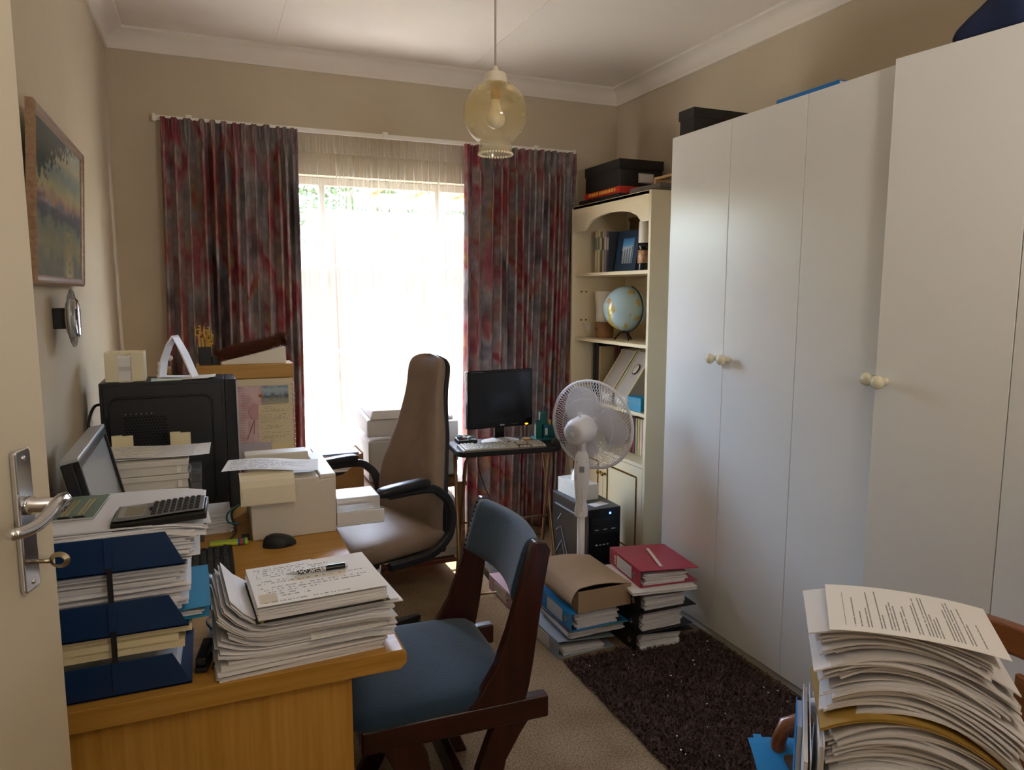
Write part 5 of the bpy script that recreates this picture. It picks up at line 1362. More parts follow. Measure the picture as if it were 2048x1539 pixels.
# ------------------------------------------------------------------ computer tower on the floor with tissue box
ft = thing('computer_tower', 'black computer tower with a blue light on the floor by the bookcase', 'computer', (1.885, 3.44, 0))
ftm = mat('floor_tower_black', '#17181a', .38)
bx('case', ftm, ft, -.093, .093, -.205, .215, .012, .428, .003)
bx('front_panel', blackg, ft, -.095, .095, -.222, -.205, .012, .432, .005)
bx('top_lip', mat('tower_grey', '#4a4c4e', .4), ft, -.095, .095, -.22, .21, .428, .434, .002)
for z in (.345, .30, .10): bx('drive_bay', mat('bay_black', '#0b0b0c', .3), ft, -.08, .08, -.2245, -.222, z, z+.038, .001)
for k, x in enumerate((-.05, 0, .05)): bx('bay_mark', silver, ft, x-.012, x+.012, -.2252, -.2243, .318, .323, 0)
for k in range(4): bx('port', [silver, gold, silver, grey_pl][k], ft, -.055+k*.022, -.043+k*.022, -.2235, -.2215, .235, .241, 0)
MB().ell((.03, -.2225, .405), (.006, .003, .006), 12, 6).build('blue_light', mat('blue_led', '#2a4cff', .4, emit='#2a4cff', estr=6), ft, smooth=True)
sd = MB()
sd.bar([(-.0945, .17, .37), (-.0945, -.10, .37), (-.0945, -.15, .31), (-.0945, -.15, .16)], .006, .012, (1, 0, 0))
sd.bar([(-.0945, .14, .28), (-.0945, .10, .325)], .005, .006, (1, 0, 0)); sd.bar([(-.0945, .16, .215), (-.0945, .10, .255), (-.0945, -.02, .04)], .005, .006, (1, 0, 0)); sd.bar([(-.0945, .18, .06), (-.0945, .09, .175), (-.0945, .03, .05)], .005, .005, (1, 0, 0))
sd.build('side_ornament', grey_pl, ft)
for k in range(4): bx('foot', blackm, ft, (-.09, .06)[k % 2], (-.06, .09)[k % 2], (-.19, .16)[k//2], (-.15, .20)[k//2], 0, .012, 0)
tsb = thing('tissue_box', 'white tissue box with a tissue pulled up, on the floor computer', 'tissue box', (1.872, 3.50, .434), rz=R(4))
tsm = mat('tissue_box_card', '#dfdcd0', .6, var=.03, vscale=30)
bx('box_body', tsm, tsb, -.058, .058, -.12, .12, 0, .085, .002)
bx('opening', mat('opening_film', '#c9c2ae', .3), tsb, -.022, .022, -.065, .065, .0845, .086, 0)
MB().grid(lambda u, v: (.03*math.cos(2*PI*u)*(1-.6*v)+.012*math.sin(6*PI*u)*v, .055*math.sin(2*PI*u)*(1-.35*v)+.02*v, .085+.055*v+.010*math.sin(4*PI*u+1)*v), 24, 5, True).build('tissue', mat('tissue_white', '#e9e5dc', .8), tsb, smooth=True)
loose('paper_slip', 'small white slip lying on top of the floor computer', 'slip', paper, 1.885, 3.295, .4345, .10, .06, R(15))

# ------------------------------------------------------------------ pedestal fan seen from behind
ax_yaw, ax_up = R(58), R(5)
AX = Vector((math.sin(ax_yaw)*math.cos(ax_up), math.cos(ax_yaw)*math.cos(ax_up), math.sin(ax_up)))
PV = Vector((1.668, 3.08, .865)); FC = PV+AX*.095+Vector((0, 0, .028))
fn = thing('pedestal_fan', 'white pedestal fan turned towards the wardrobe, seen from behind', 'fan', (PV.x, PV.y, 0))
fw_m = mat('fan_white', '#e8e8ec', .35)
Q = AX.to_track_quat('Z', 'Y').to_matrix().to_4x4()
MF = Matrix.Translation(FC-fn.location) @ Q
GRr = .222
wires = MB(); nW = 84
def cage(zoff, dome, tw, r0, r1, n):
    for k in range(n):
        pts = []
        for j in range(9):
            q = j/8; r_ = r0+(r1-r0)*q; a = 2*PI*k/n+tw*(1-q)
            pts.append(MF @ Vector((r_*math.cos(a), r_*math.sin(a), zoff+dome*math.sqrt(max(0, 1-(r_/r1)**2.6)))))
        wires.tube(pts, .0014, 4)
cage(-.004, -.055, .75, .055, GRr, nW)
cage(.004, .050, -.75, .04, GRr, nW)
o = wires.build('guard_wires', fw_m, fn); o['kind'] = 'stuff'
def ringpts(r_, z_, n=64): return [MF @ Vector((r_*math.cos(2*PI*k/n), r_*math.sin(2*PI*k/n), z_)) for k in range(n)]
MB().tube(ringpts(GRr, 0), .0075, 10, True).build('guard_rim', fw_m, fn, smooth=True)
for r_, z_ in ((.055, -.058), (.14, -.046)): MB().tube(ringpts(r_, z_, 48), .0022, 6, True).build('guard_ring', fw_m, fn, smooth=True)
MB().lathe([(0, .056), (.045, .054), (.048, .048), (.045, .044), (0, .044)], 32, MF).build('front_badge', fw_m, fn, auto=40)
for k in range(3):
    def bl_(u, v, k=k):
        a0 = 2*PI*k/3+.9; r_ = .03+.175*u
        wd_ = (.45+1.0*math.sin(PI*min(1, u*.80+.12)))*(1-.30*max(0, u-.85)/.15)
        a = a0+(v-.5)*wd_*1.15+.22*u
        rr = r_*(1-.10*(2*v-1)**2*(u > .6)*u)
        return tuple(MF @ Vector((rr*math.cos(a), rr*math.sin(a), -.004+.030*(v-.5)*(1-.3*u))))
    mb = MB(); mb.grid(bl_, 14, 10); b_ = mb.build('blade', mat('blade_white', '#dfe0e8', .35), fn, smooth=True)
    s_ = b_.modifiers.new('t', 'SOLIDIFY'); s_.thickness = .003
MB().lathe([(.0, -.03), (.034, -.03), (.036, .02), (.028, .034), (0, .038)], 24, MF).build('hub', fw_m, fn, auto=40)
motor = MB().lathe([(.0, -.19), (.040, -.188), (.056, -.176), (.064, -.155), (.066, -.10), (.068, -.072), (.058, -.058), (0, -.056)], 36, MF).build('motor_housing', fw_m, fn, auto=40)
for k in range(24):
    a = 2*PI*k/24; p0 = MF @ Vector((.014*math.cos(a), .014*math.sin(a), -.1905)); p1 = MF @ Vector((.040*math.cos(a), .040*math.sin(a), -.1895))
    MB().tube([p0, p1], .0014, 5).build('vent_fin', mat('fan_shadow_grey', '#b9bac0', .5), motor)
kp = MF @ Vector((0, 0, -.12)); kp.z += .064
MB().lathe([(.006, 0), (.006, .012), (.011, .014), (.011, .022), (0, .024)], 14, Matrix.Translation(kp)).build('swing_knob', fw_m, motor, smooth=False)
PL = Vector((0, 0, 0))
MB().cyl((0, 0, .775), (0, 0, .86), .018, .020).build('neck', fw_m, fn, smooth=True)
secs = []
for z, hx, hy in ((.468, .020, .020), (.475, .030, .030), (.515, .028, .028), (.525, .024, .023), (.56, .030, .026), (.62, .036, .030), (.70, .038, .031), (.755, .034, .029), (.785, .022, .022)):
    secs.append([(hx*sup(k, 24, .75)[0], hy*sup(k, 24, .75)[1], z) for k in range(24)])
pn_ = loft(MB(), secs).build('control_housing', fw_m, fn, smooth=True); pn_.rotation_euler = (0, 0, R(-28))
bx('speed_plate', grey_pl, pn_, -.012, .012, -.0325, -.029, .685, .715, .001)
for x, z in ((-.026, .735), (.022, .735), (-.027, .655), (.022, .67)): MB().ell((x, -.024, z), (.0028, .003, .0028), 8, 5).build('screw_hole', grey_pl, pn_, smooth=True)
MB().cyl((0, 0, .02), (0, 0, .475), .019, n=20).build('pole', fw_m, fn, smooth=True)
MB().lathe([(.032, .460), (.034, .49), (.026, .53), (.022, .53)], 20).build('height_collar', fw_m, fn, auto=40)
MB().lathe([(0, 0), (.105, 0), (.105, .010), (.08, .022), (.03, .034), (.022, .06), (0, .06)], 40).build('base', fw_m, fn, auto=40)
MB().tube([(-.006, -.032, .60), (-.012, -.04, .56), (-.010, -.036, .53), (-.018, -.034, .51), (-.012, -.032, .49)], .003, 8).build('power_cord', fw_m, fn, smooth=True)

# ------------------------------------------------------------------ binders, box and folders on the floor
def binder(label, loc, rz, cov, spine_l=.318, dep=.285, th=.078, lab=None, fill=.75, group='lever arch binders on the floor', seed=0, slump=0.0):
    """lies flat: spine along local y on the side x=0, open edge at +x"""
    t = thing('lever_arch_binder', label, 'binder', loc, rz, group)
    cm = cov; e = .0025
    sp_ = bx('spine', cm, t, 0, e, 0, spine_l, 0, th, .001)
    bx('cover', cm, t, e, dep, 0, spine_l, 0, e, .0008)
    MB().slab(lambda u, v: (e+(dep-e)*u, spine_l*v, th-slump*u), 6, 2, e).build('cover', cm, t)
    bx('steel_edge', silver, t, e, dep, 0, .0022, -.0002, .0008, 0)
    # finger ring in the spine
    MB().lathe([(.0085, 0), (.013, 0), (.013, .0022), (.0085, .0022), (.0085, 0)], 24, T(-.0022, .055, th*.5) @ RY(R(90))).build('finger_ring', chrome, sp_, auto=40)
    MB().lathe([(.0088, 0), (.0088, .0008)], 20, T(-.0012, .055, th*.5) @ RY(R(90))).build('finger_hole', mat('hole_black', '#0c0c0d', .8), sp_)
    if lab:
        bx('spine_label', lab, sp_, -.0012, 0, .085, .235, th*.14, th*.86, 0)
    mb = MB(); n = 9
    bundle(mb, .13, spine_l*.5, e+.001, n, .205, .297, (th*fill-.004)/n, jit=.004, rj=.012, seed=seed, bend=lambda u, v, k: -slump*.5*u*k)
    o = mb.build('sheets', papers, t); o['kind'] = 'stuff'
    MB().tube([(.04, spine_l*.5-.04, e), (.04, spine_l*.5-.04, th*.8), (.075, spine_l*.5-.04, th*.8), (.08, spine_l*.5-.04, e)], .0022, 6).tube([(.04, spine_l*.5+.04, e), (.04, spine_l*.5+.04, th*.8), (.075, spine_l*.5+.04, th*.8), (.08, spine_l*.5+.04, e)], .0022, 6).build('lever_arch', chrome, t)
    return t
lab_w = mat('label_white', '#d8d4cc', .7)
binder('pale blue-grey binder lowest in the stack under the cardboard box', (1.320, 2.625, 0), R(2), mat('binder_palegrey', '#93a0ad', .45), lab=lab_w, seed=1, th=.078, fill=.5, slump=.03)
st_ = thing('paper_stack', 'thick clipped papers between the grey and the bright blue binder', 'papers', (1.50, 2.765, .080))
mb = MB(); zt = bundle(mb, 0, 0, 0, 11, .27, .285, .0033, jit=.006, rj=.02, seed=90); o = mb.build('sheets', papers, st_); o['kind'] = 'stuff'
bx('dark_backing', mat('dark_mauve', '#3b3544', .6), st_, -.14, .135, -.148, .148, zt, zt+.002, 0)
bb = binder('bright blue binder under the open cardboard box', (1.372, 2.605, .120), R(0.5), mat('binder_blue', '#1e82c2', .35), lab=mat('label_grey', '#bfc2c4', .7), seed=2, th=.080, fill=.85)
for y in (.10, .17): bx('lock_slot', mat('hole_black', '#0c0c0d', .8), bb, .03, .055, y, y+.008, .0796, .0806, 0)
bx('green_edge', mat('green_edge', '#5c8a2c', .4), bb, .15, .284, -.003, -.001, -.001, .0012, 0)
cx_ = thing('cardboard_box', 'open brown cardboard box with a lifted flap on the blue binder', 'box', (1.53, 2.785, .2015))
kb = mat('cardboard', '#ad9579', .85, var=.05, vscale=6)
bh = .095
for (a, b_, c_, d_) in ((-.13, .13, -.185, -.182), (-.13, .13, .182, .185), (.127, .13, -.182, .182), (-.13, -.127, -.182, .182)): bx('wall', kb, cx_, a, b_, c_, d_, 0, bh, 0)
bx('base', kb, cx_, -.127, .127, -.182, .182, 0, .003, 0)
def flap(u, v):     # lid hinged at the right (far) side, bending down in front on the left
    s_ = u*.36
    x = .13-s_ if s_ < .24 else -.11-.055*math.sin(min(1.4, (s_-.24)/.075)); z = bh+.012*u+(.018*math.sin(PI*min(1, s_/.30)) if s_ < .24 else .011-.075*(1-math.cos(min(1.5, (s_-.24)/.075))))
    return (x, -.188+.376*v, z)
MB().slab(flap, 22, 3, .003).build('lid_flap', kb, cx_, smooth=False)
bx('contents', mat('dark_contents', '#2c2422', .8), cx_, -.10, .10, -.16, .16, .003, .065, .01)
# right-hand stack against the wardrobe
for k, (z0_, th_, lb, sl) in enumerate(((0, .088, 'dark binder lowest in the stack beside the wardrobe', .02), (.0885, .092, 'dark binder second from the floor beside the wardrobe', .004), (.181, .085, 'dark binder directly under the white board and red binder', .006))):
    binder(lb, (1.650+.006*k, 2.535-.004*k, z0_), R((-2, 1, -1)[k]), mat('binder_dark', '#18181c', .5), seed=5+k, th=th_, fill=.85, slump=sl, dep=.29)
wbd = thing('white_board', 'white folder board between the dark binders and the red binder', 'folder', (1.80, 2.68, .267), rz=R(-8))
bx('board', paper, wbd, -.15, .155, -.17, .17, 0, .004, 0); bx('sheets', papers, wbd, -.145, .15, -.165, .165, .004, .010, 0); bx('board', paper, wbd, -.15, .155, -.17, .17, .010, .013, 0)
rd_l = printed('binder_label_print', base='#dfe0e4', ink='#9aa0aa', lines=9, cover=.9, dens=1, margin=.05, swap=True)
rb_ = binder('red binder with a white label on top of the dark binders', (1.683, 2.565, .2815), R(-6), mat('binder_red', '#b02a48', .35), seed=11, th=.076, fill=.72, slump=.012, lab=rd_l)
bx('red_logo_band', mat('logo_red', '#c0262c', .4), rb_, -.0016, 0, .237, .268, .011, .066, 0)
for k in range(4): bx('logo_letter', mat('logo_cream', '#f0d9d0', .5), rb_, -.0020, -.0014, .243, .262, .018+k*.011, .025+k*.011, 0)
bx('paper_strip', paper, rb_, .12, .135, .02, .25, .0745, .0755, 0, M=RZ(R(-12)) @ T(-.02, .035, 0))
binder('pale mauve binder on the carpet behind the wooden chair', (1.318, 3.125, 0), R(0), mat('binder_mauve', '#a98f9c', .45), seed=13, dep=.235, th=.080, lab=lab_w, fill=.8)
gbx = thing('black_gift_box', 'black box with gold print lying behind the mauve binder', 'box', (1.42, 3.56, 0), rz=R(-5))
bx('box_body', blk_board, gbx, -.065, .065, -.085, .09, 0, .05); bx('lid', blk_board, gbx, -.068, .068, -.088, .093, .05, .065)
for k in range(5): bx('gold_letter', gold, gbx, -.0687, -.068, -.06+k*.026, -.045+k*.026, .053, .063, 0)
# ------------------------------------------------------------------ bookcase
BX0, BX1, BY0, BY1, BH = 2.17, 2.57, 3.29, 4.19, 2.087
bcm = mat('cream_melamine', '#e2d3b2', .4, spec=.45)
bk = thing('bookcase', 'tall cream bookcase with an arched header and gold-lined cupboard doors', 'bookcase', (2.37, 3.74, 0))
wbx('side_panel', bcm, bk, BX0, BX1, BY0, BY0+.022, 0, BH)
wbx('side_panel', bcm, bk, BX0, BX1, BY1-.022, BY1, 0, BH)
wbx('top_panel', bcm, bk, BX0, BX1, BY0+.022, BY1-.022, BH-.02, BH)
wbx('back_panel', bcm, bk, BX1-.01, BX1, BY0+.022, BY1-.022, .05, BH-.02)
SH = [1.675, 1.272, .892, .615]
for k, z in enumerate(SH): wbx('shelf', bcm, bk, BX0+(.0 if k == 3 else .02), BX1-.01, BY0+.022, BY1-.022, z-.02, z, .002)
wbx('base_panel', bcm, bk, BX0+.02, BX1-.01, BY0+.022, BY1-.022, .05, .07); wbx('plinth', bcm, bk, BX0+.02, BX0+.035, BY0+.022, BY1-.022, 0, .05)
# arched header board
A = []; B = []
for i in range(31):
    y = BY0+.022+(BY1-BY0-.044)*i/30; q = (y-3.70)/.305
    zb_ = 1.930 if abs(q) >= 1 else 1.930+.080*math.sqrt(1-q*q)**1.0*1.0
    A.append((y, BH-.0)); B.append((y, zb_))
Mx = Matrix(((0, 0, 1, BX0), (1, 0, 0, 0), (0, 1, 0, 0), (0, 0, 0, 1)))
wmb(MB().strip(B, A, 0, .018, Mx), 'arched_header', bcm, bk)
# cupboard doors with gold beading
brass = mat('brass', '#b58d3d', .25, metal=1.0)
for (ya, yb, ky) in ((BY0+.024, 3.739, 3.715), (3.742, BY1-.024, 3.766)):
    d_ = wbx('cupboard_door', bcm, bk, BX0, BX0+.018, ya, yb, .055, .592, .002)
    L = bk.location
    P = [(BX0-.001-L.x, y-L.y, z) for y, z in ((ya+.055, .11), (yb-.055, .11), (yb-.055, .535), (ya+.055, .535))]
    for i in range(4):
        a, b_ = Vector(P[i]), Vector(P[(i+1) % 4]); MB().bar([a, b_], .010, .005, (1, 0, 0)).build('gold_beading', brass, d_)
    MB().lathe([(0, 0), (.008, 0), (.006, .008), (.012, .018), (.011, .026), (0, .029)], 16, Matrix.Translation((BX0-L.x, ky-L.y, .475)) @ RY(R(-90))).build('knob', brass, d_, smooth=True)
for z in (1.56, 1.38):
    for x in (2.235, 2.27): MB().lathe([(.006, 0), (.006, .003)], 10, Matrix.Translation((x-bk.location.x, BY1-.0245-bk.location.y, z)) @ RX(R(90))).build('shelf_pin_hole', mat('pin_brown', '#6d5433', .6), bk)

def book(label, x, y, z, th, dep, hgt, col, lean=0, group=None, band=None, flat=False):
    """upright book, spine facing -x; th along y"""
    t = thing('book', label, 'book', (x, y, z), group=group, rot=(R(lean), 0, 0))
    m = mat('cover'+col, col, .5)
    bx('cover', m, t, .002, dep, -th/2, -th/2+.0022, 0, hgt, .0005); bx('cover', m, t, .002, dep, th/2-.0022, th/2, 0, hgt, .0005)
    sp_ = bx('spine', m, t, 0, .003, -th/2, th/2, 0, hgt, .001)
    bx('page_block', paper, t, .003, dep-.004, -th/2+.0022, th/2-.0022, .004, hgt-.004, 0)
    if band: bx('title_band', mat('band'+band, band, .5), sp_, -.0006, .0, -th/2+.002, th/2-.002, hgt*.55, hgt*.85, 0)
    return t
G1 = 'books on the upper shelf'
for y, th, h_, c_, bd_, lb in ((4.045, .028, .255, '#c9bfa4', '#4f7a8a', 'cream book with a blue-green title band, first on the upper shelf'), (4.012, .022, .262, '#d8cf9c', '#8a6f3f', 'pale yellow tall book, second on the upper shelf'), (3.984, .020, .25, '#6e6a3e', '#c9bfa4', 'olive book, third on the upper shelf'), (3.957, .020, .248, '#bfae96', '#5c4a40', 'beige book, fourth on the upper shelf'), (3.930, .022, .252, '#8c7f8c', '#d0c6bd', 'mauve-grey book, fifth on the upper shelf'), (3.902, .020, .245, '#39404f', '#b8ad9a', 'slate blue book next to the photo frame')):
    book(lb, 2.27, y, SH[0], th, .18, h_, c_, 0, G1, bd_)
wv = thing('wicker_tray', 'brown woven tray standing at the back of the upper shelf', 'tray', (2.50, 3.76, SH[0]))
wkm = mat('wicker', '#7b5b39', .8, var=.3, vscale=60, bump=.6, bscale=90)
bx('panel', wkm, wv, 0, .012, -.27, .27, .0, .345, .004)
for z in (.0, .325): bx('rim', wkm, wv, -.012, .0, -.27, .27, z, z+.02, .004)
pf = thing('framed_photo', 'dark blue photo frame with a building picture on the upper shelf', 'photo frame', (2.292, 3.745, SH[0]), rot=(0, R(8), R(4)))
fm_ = mat('frame_navy', '#1f3550', .4)
hw_, hh_ = .105, .245
for a, b_, c_, d_ in ((-hw_, hw_, 0, .05), (-hw_, hw_, hh_-.045, hh_), (-hw_, -hw_+.045, .05, hh_-.045), (hw_-.045, hw_, .05, hh_-.045)): bx('frame_bar', fm_, pf, 0, .014, a, b_, c_, d_, .002)
def photo_m():
    m = bpy.data.materials.new('building_photo'); m.use_nodes = True; nt = m.node_tree; t = node(nt, 'ShaderNodeTexCoord'); sp = node(nt, 'ShaderNodeSeparateXYZ'); nt.links.new(t.outputs['UV'], sp.inputs[0])
    sk = ramp(nt, sp.outputs[1], [(0, '#8f959b'), (.62, '#c3c9cf'), (.72, '#5f9fd0'), (1, '#2f79bd')])
    col = math_n(nt, 'MULTIPLY', math_n(nt, 'LESS_THAN', math_n(nt, 'FRACT', math_n(nt, 'MULTIPLY', sp.outputs[0], 5)), .45), math_n(nt, 'LESS_THAN', sp.outputs[1], math_n(nt, 'MULTIPLY_ADD', sp.outputs[0], .2, .5)))
    mx = node(nt, 'ShaderNodeMix', data_type='RGBA'); mx.inputs[7].default_value = lin('#59636e'); nt.links.new(col, mx.inputs[0]); nt.links.new(sk, mx.inputs[6]); nt.links.new(mx.outputs[2], nt.nodes['Principled BSDF'].inputs['Base Color']); return m
mb = MB(); mb.add([(.008, hw_-.045, .05), (.008, -hw_+.045, .05), (.008, -hw_+.045, hh_-.045), (.008, hw_-.045, hh_-.045)], [(0, 1, 2, 3)], None, [(0, 0), (1, 0), (1, 1), (0, 1)]); mb.build('picture', photo_m(), pf)
bx('strut', fm_, pf, .02, .06, -.01, .01, 0, .004, 0)
for k, (x, y, lb) in enumerate(((2.25, 3.455, 'black and white patterned canister at the near end of the upper shelf'), (2.32, 3.405, 'second patterned canister, half hidden behind the bookcase side'))):
    cn = thing('canister', lb, 'canister', (x, y, SH[0]), group='canisters on the upper shelf')
    MB().lathe([(0, 0), (.044, 0), (.044, .04)], 28).build('base', blackg, cn, auto=40)
    MB().lathe([(.044, .04), (.044, .11)], 28).build('pattern_band', mat('bronze_pattern', '#a77c5a', .35, var=.7, vscale=40), cn, smooth=True)
    MB().lathe([(.044, .11), (.044, .148)], 28).build('neck_band', blackg, cn, smooth=True)
    MB().lathe([(.041, .148), (.040, .26), (.034, .272), (0, .275)], 28).build('shade', mat('canister_white', '#dcd6c8', .6), cn, auto=40)
# shelf with globe and vase
vs_ = thing('vase', 'white flared vase with a brown leather foot on the globe shelf', 'vase', (2.315, 4.005, SH[1]))
MB().lathe([(0, 0), (.056, 0), (.058, .01), (.058, .098), (.056, .10)], 32).build('leather_foot', mat('tan_leather', '#8a6038', .6, var=.1), vs_, auto=40)
MB().lathe([(.054, .10), (.052, .16), (.062, .29), (.060, .29), (.050, .16), (.050, .11), (0, .105)], 32).build('vessel', mat('vase_white', '#e3dcca', .45), vs_, smooth=True)
bx('tie', mat('tan_leather_dark', '#5f4023', .6), vs_, -.060, -.054, -.01, .01, .045, .06, .002)
gl_ = thing('desk_globe', 'pale blue world globe on a small black stand', 'globe', (2.30, 3.735, SH[1]))
def globe_m():
    m = bpy.data.materials.new('globe_map'); m.use_nodes = True; nt = m.node_tree; b = nt.nodes['Principled BSDF']; b.inputs['Roughness'].default_value = .25; b.inputs['Coat Weight'].default_value = .4
    t = node(nt, 'ShaderNodeTexCoord'); n = node(nt, 'ShaderNodeTexNoise'); n.inputs['Scale'].default_value = 11; n.inputs['Detail'].default_value = 5; nt.links.new(t.outputs['Object'], n.inputs['Vector'])
    n2 = node(nt, 'ShaderNodeTexNoise'); n2.inputs['Scale'].default_value = 26; nt.links.new(t.outputs['Object'], n2.inputs['Vector'])
    land = ramp(nt, n2.outputs[0], [(.35, '#c9bd5a'), (.5, '#b9b060'), (.62, '#c99a6a'), (.7, '#8fae6c')])
    k = ramp(nt, n.outputs[0], [(.535, 0.0), (.55, 1.0)])
    mx = node(nt, 'ShaderNodeMix', data_type='RGBA'); mx.inputs[6].default_value = lin('#a9c4d0'); nt.links.new(k, mx.inputs[0]); nt.links.new(land, mx.inputs[7]); nt.links.new(mx.outputs[2], b.inputs['Base Color']); return m
gb_ = MB().ell((0, 0, 0), (.130, .130, .130), 40, 24).build('ball', globe_m(), gl_, smooth=True); gb_.location = (0, 0, .188); gb_.rotation_euler = (R(23), R(10), R(40))
arc = [Vector((0, .139*math.cos(R(a)), .188+.139*math.sin(R(a)))) for a in range(-80, 75, 10)]
for p in arc: p.rotate(Euler((0, 0, R(195))))
MB().tube(arc, .0055, 8, flat=.6).build('meridian_arm', blackg, gl_, smooth=True)
for a in (0, 120, 240): MB().tube([(0, 0, .052), (.028*math.cos(R(a+20)), .028*math.sin(R(a+20)), .045), (.062*math.cos(R(a+20)), .062*math.sin(R(a+20)), .004)], .005, 8).build('leg', blackg, gl_, smooth=True)
for y, th, h_, c_, lb in ((3.60, .03, .12, '#a35a2c', 'short orange-brown book behind the globe'), (3.56, .024, .16, '#2e2a28', 'black book behind the globe'), (3.532, .02, .17, '#8d8a84', 'grey book behind the globe'), (3.505, .022, .15, '#3a3d41', 'dark grey book at the near end behind the globe')):
    book(lb, 2.38, y, SH[1], th, .13, h_, c_, 0, 'books behind the globe')
cry = thing('crystal_bowl', 'small clear crystal dish beside the white vase', 'dish', (2.26, 4.10, SH[1]))
MB().lathe([(0, .0), (.022, 0), (.02, .012), (.036, .05), (.042, .09), (.040, .09), (.032, .05), (.016, .016), (0, .014)], 14).build('bowl', glass_m, cry, smooth=False)
# shelf with magazine holders
for k, (y, lb) in enumerate(((3.80, 'grey magazine holder with cream piping, further one'), (3.625, 'grey magazine holder with cream piping and a round badge'))):
    mg = thing('magazine_holder', lb, 'magazine holder', (2.215, y, SH[2]), group='magazine holders')
    gm = mat('holder_grey', '#a9a29a', .6); wcm = mat('holder_piping', '#d8cda6', .5)
    w_ = .075
    A = [(0, 0), (.0, .075), (.165, .315), (.255, .315), (.255, 0)]
    for s_ in (-1, 1):
        MB().prism(A, 0, .003, Matrix(((1, 0, 0, 0), (0, 0, 1, s_*w_-(.003 if s_ > 0 else 0)), (0, 1, 0, 0), (0, 0, 0, 1)))).build('side_wall', gm, mg)
        for i in range(1, 3): MB().bar([Vector((A[i][0], s_*w_, A[i][1])), Vector((A[i+1][0], s_*w_, A[i+1][1]))], .007, .007).build('piping', wcm, mg)
    MB().hexa([(0, -w_, .070), (.004, -w_, .066), (.004, w_, .066), (0, w_, .070)], [(.165, -w_, .315), (.169, -w_, .311), (.169, w_, .311), (.165, w_, .315)]).build('sloping_cover', gm, mg)
    bx('front_wall', gm, mg, 0, .003, -w_, w_, 0, .075, .001); bx('back_wall', gm, mg, .252, .255, -w_, w_, 0, .315, 0)
    bx('label_window', mat('holder_label', '#d9d7d2', .5), mg, -.001, 0, -.045, .045, .015, .06, 0)
    if k == 1:
        Mb = T(.095, -.01, .215) @ RY(R(-55.5)) @ RZ(R(90))
        MB().prism([(.03*math.cos(a)*(.9), .034*math.sin(a)) for a in np.linspace(0, 2*PI, 17)[:-1]], 0, .005, Mb).build('badge', blackg, mg)
        MB().prism([(.026*math.cos(a)*(.9), .030*math.sin(a)) for a in np.linspace(0, 2*PI, 17)[:-1]], .005, .006, Mb).build('badge_face', mat('badge_print', '#b5a596', .5, var=.5, vscale=60), mg)
tbx = thing('small_box', 'small teal box at the near end of the magazine holder shelf', 'box', (2.235, 3.47, SH[2]), rz=R(3))
bx('box_body', teal_m, tbx, -.03, .05, -.065, .06, 0, .062, .002); bx('lid', teal_m, tbx, -.032, .052, -.067, .062, .050, .078, .002); bx('gold_line', gold, tbx, -.0325, -.032, -.067, .062, .0495, .051, 0)
for y, th, h_, c_, lb in ((4.10, .03, .34, '#1c1d22', 'tall black book at the far end of the third shelf'), (4.062, .028, .345, '#23242a', 'second tall black book on the third shelf'), (4.03, .022, .325, '#b9a67e', 'tan book beside the tall black books'), (4.0, .03, .335, '#5c2c22', 'dark red-brown book on the third shelf'), (3.965, .028, .33, '#3a1d19', 'dark maroon book on the third shelf'), (3.93, .022, .31, '#c2b9a8', 'pale book leaning behind the magazine holders')):
    book(lb, 2.30 if y > 4.02 else 2.40, y, SH[2], th, .14, h_, c_, 0, 'books on the third shelf')
for y, th, lb, c_ in ((3.62, .022, 'brown book flat-edged on the lower shelf behind the fan', '#5a3a2c'), (3.592, .024, 'dark red book on the lower shelf', '#6f2a26'), (3.562, .02, 'green-grey book on the lower shelf', '#8d9488'), (3.537, .018, 'yellowish book on the lower shelf', '#b5a467'), (3.512, .022, 'pale pink book on the lower shelf', '#c9b0a6'), (3.485, .02, 'cream book at the near end of the lower shelf', '#d6cbb0')):
    book(lb, 2.285, y, SH[3], th, .15, .215, c_, 0, 'books on the lower shelf')
# things on top of the bookcase
fl1 = thing('board_game_box', 'flat black game box lowest on the bookcase top', 'box', (2.33, 3.90, BH), rz=R(1))
bx('box_body', blk_board, fl1, -.135, .15, -.235, .225, 0, .018, .001); bx('lid', blk_board, fl1, -.138, .153, -.238, .228, .010, .030, .001)
fl2 = thing('board_game_box', 'flat red game box with yellow lettering under the black file box', 'box', (2.325, 3.875, BH+.030), rz=R(-1))
rdm = mat('game_red', '#b3261c', .4)
bx('box_body', rdm, fl2, -.12, .14, -.215, .21, 0, .028, .001); bx('lid', rdm, fl2, -.122, .142, -.217, .212, .010, .038, .001)
rnd = random.Random(5); ylm = mat('game_yellow', '#d7a53c', .4)
for k in range(11):
    y = -.17+k*.030; bx('gold_letter', ylm, fl2, -.1228, -.122, y, y+rnd.uniform(.012, .024), .014, .032, 0)
fb = thing('file_box', 'black lidded file box with a white label on the bookcase', 'box', (2.37, 3.905, BH+.068))
bx('box_body', blk_board, fb, -.145, .145, -.20, .205, 0, .13, .002); bx('lid', blk_board, fb, -.150, .150, -.206, .211, .105, .160, .003)
lbm = bx('label_holder', silver, fb, -.02, .085, -.2015, -.199, .03, .085, .001); bx('label_card', paper, fb, -.013, .078, -.2025, -.2010, .037, .078, 0)
gx = thing('flat_box', 'grey flat box on the near corner of the bookcase top', 'box', (2.36, 3.45, BH), rz=R(2))
ggm = mat('grey_board', '#6d6560', .7)
bx('box_body', ggm, gx, -.13, .15, -.14, .14, 0, .028, .001); bx('lid', ggm, gx, -.133, .153, -.143, .143, .018, .040, .001)
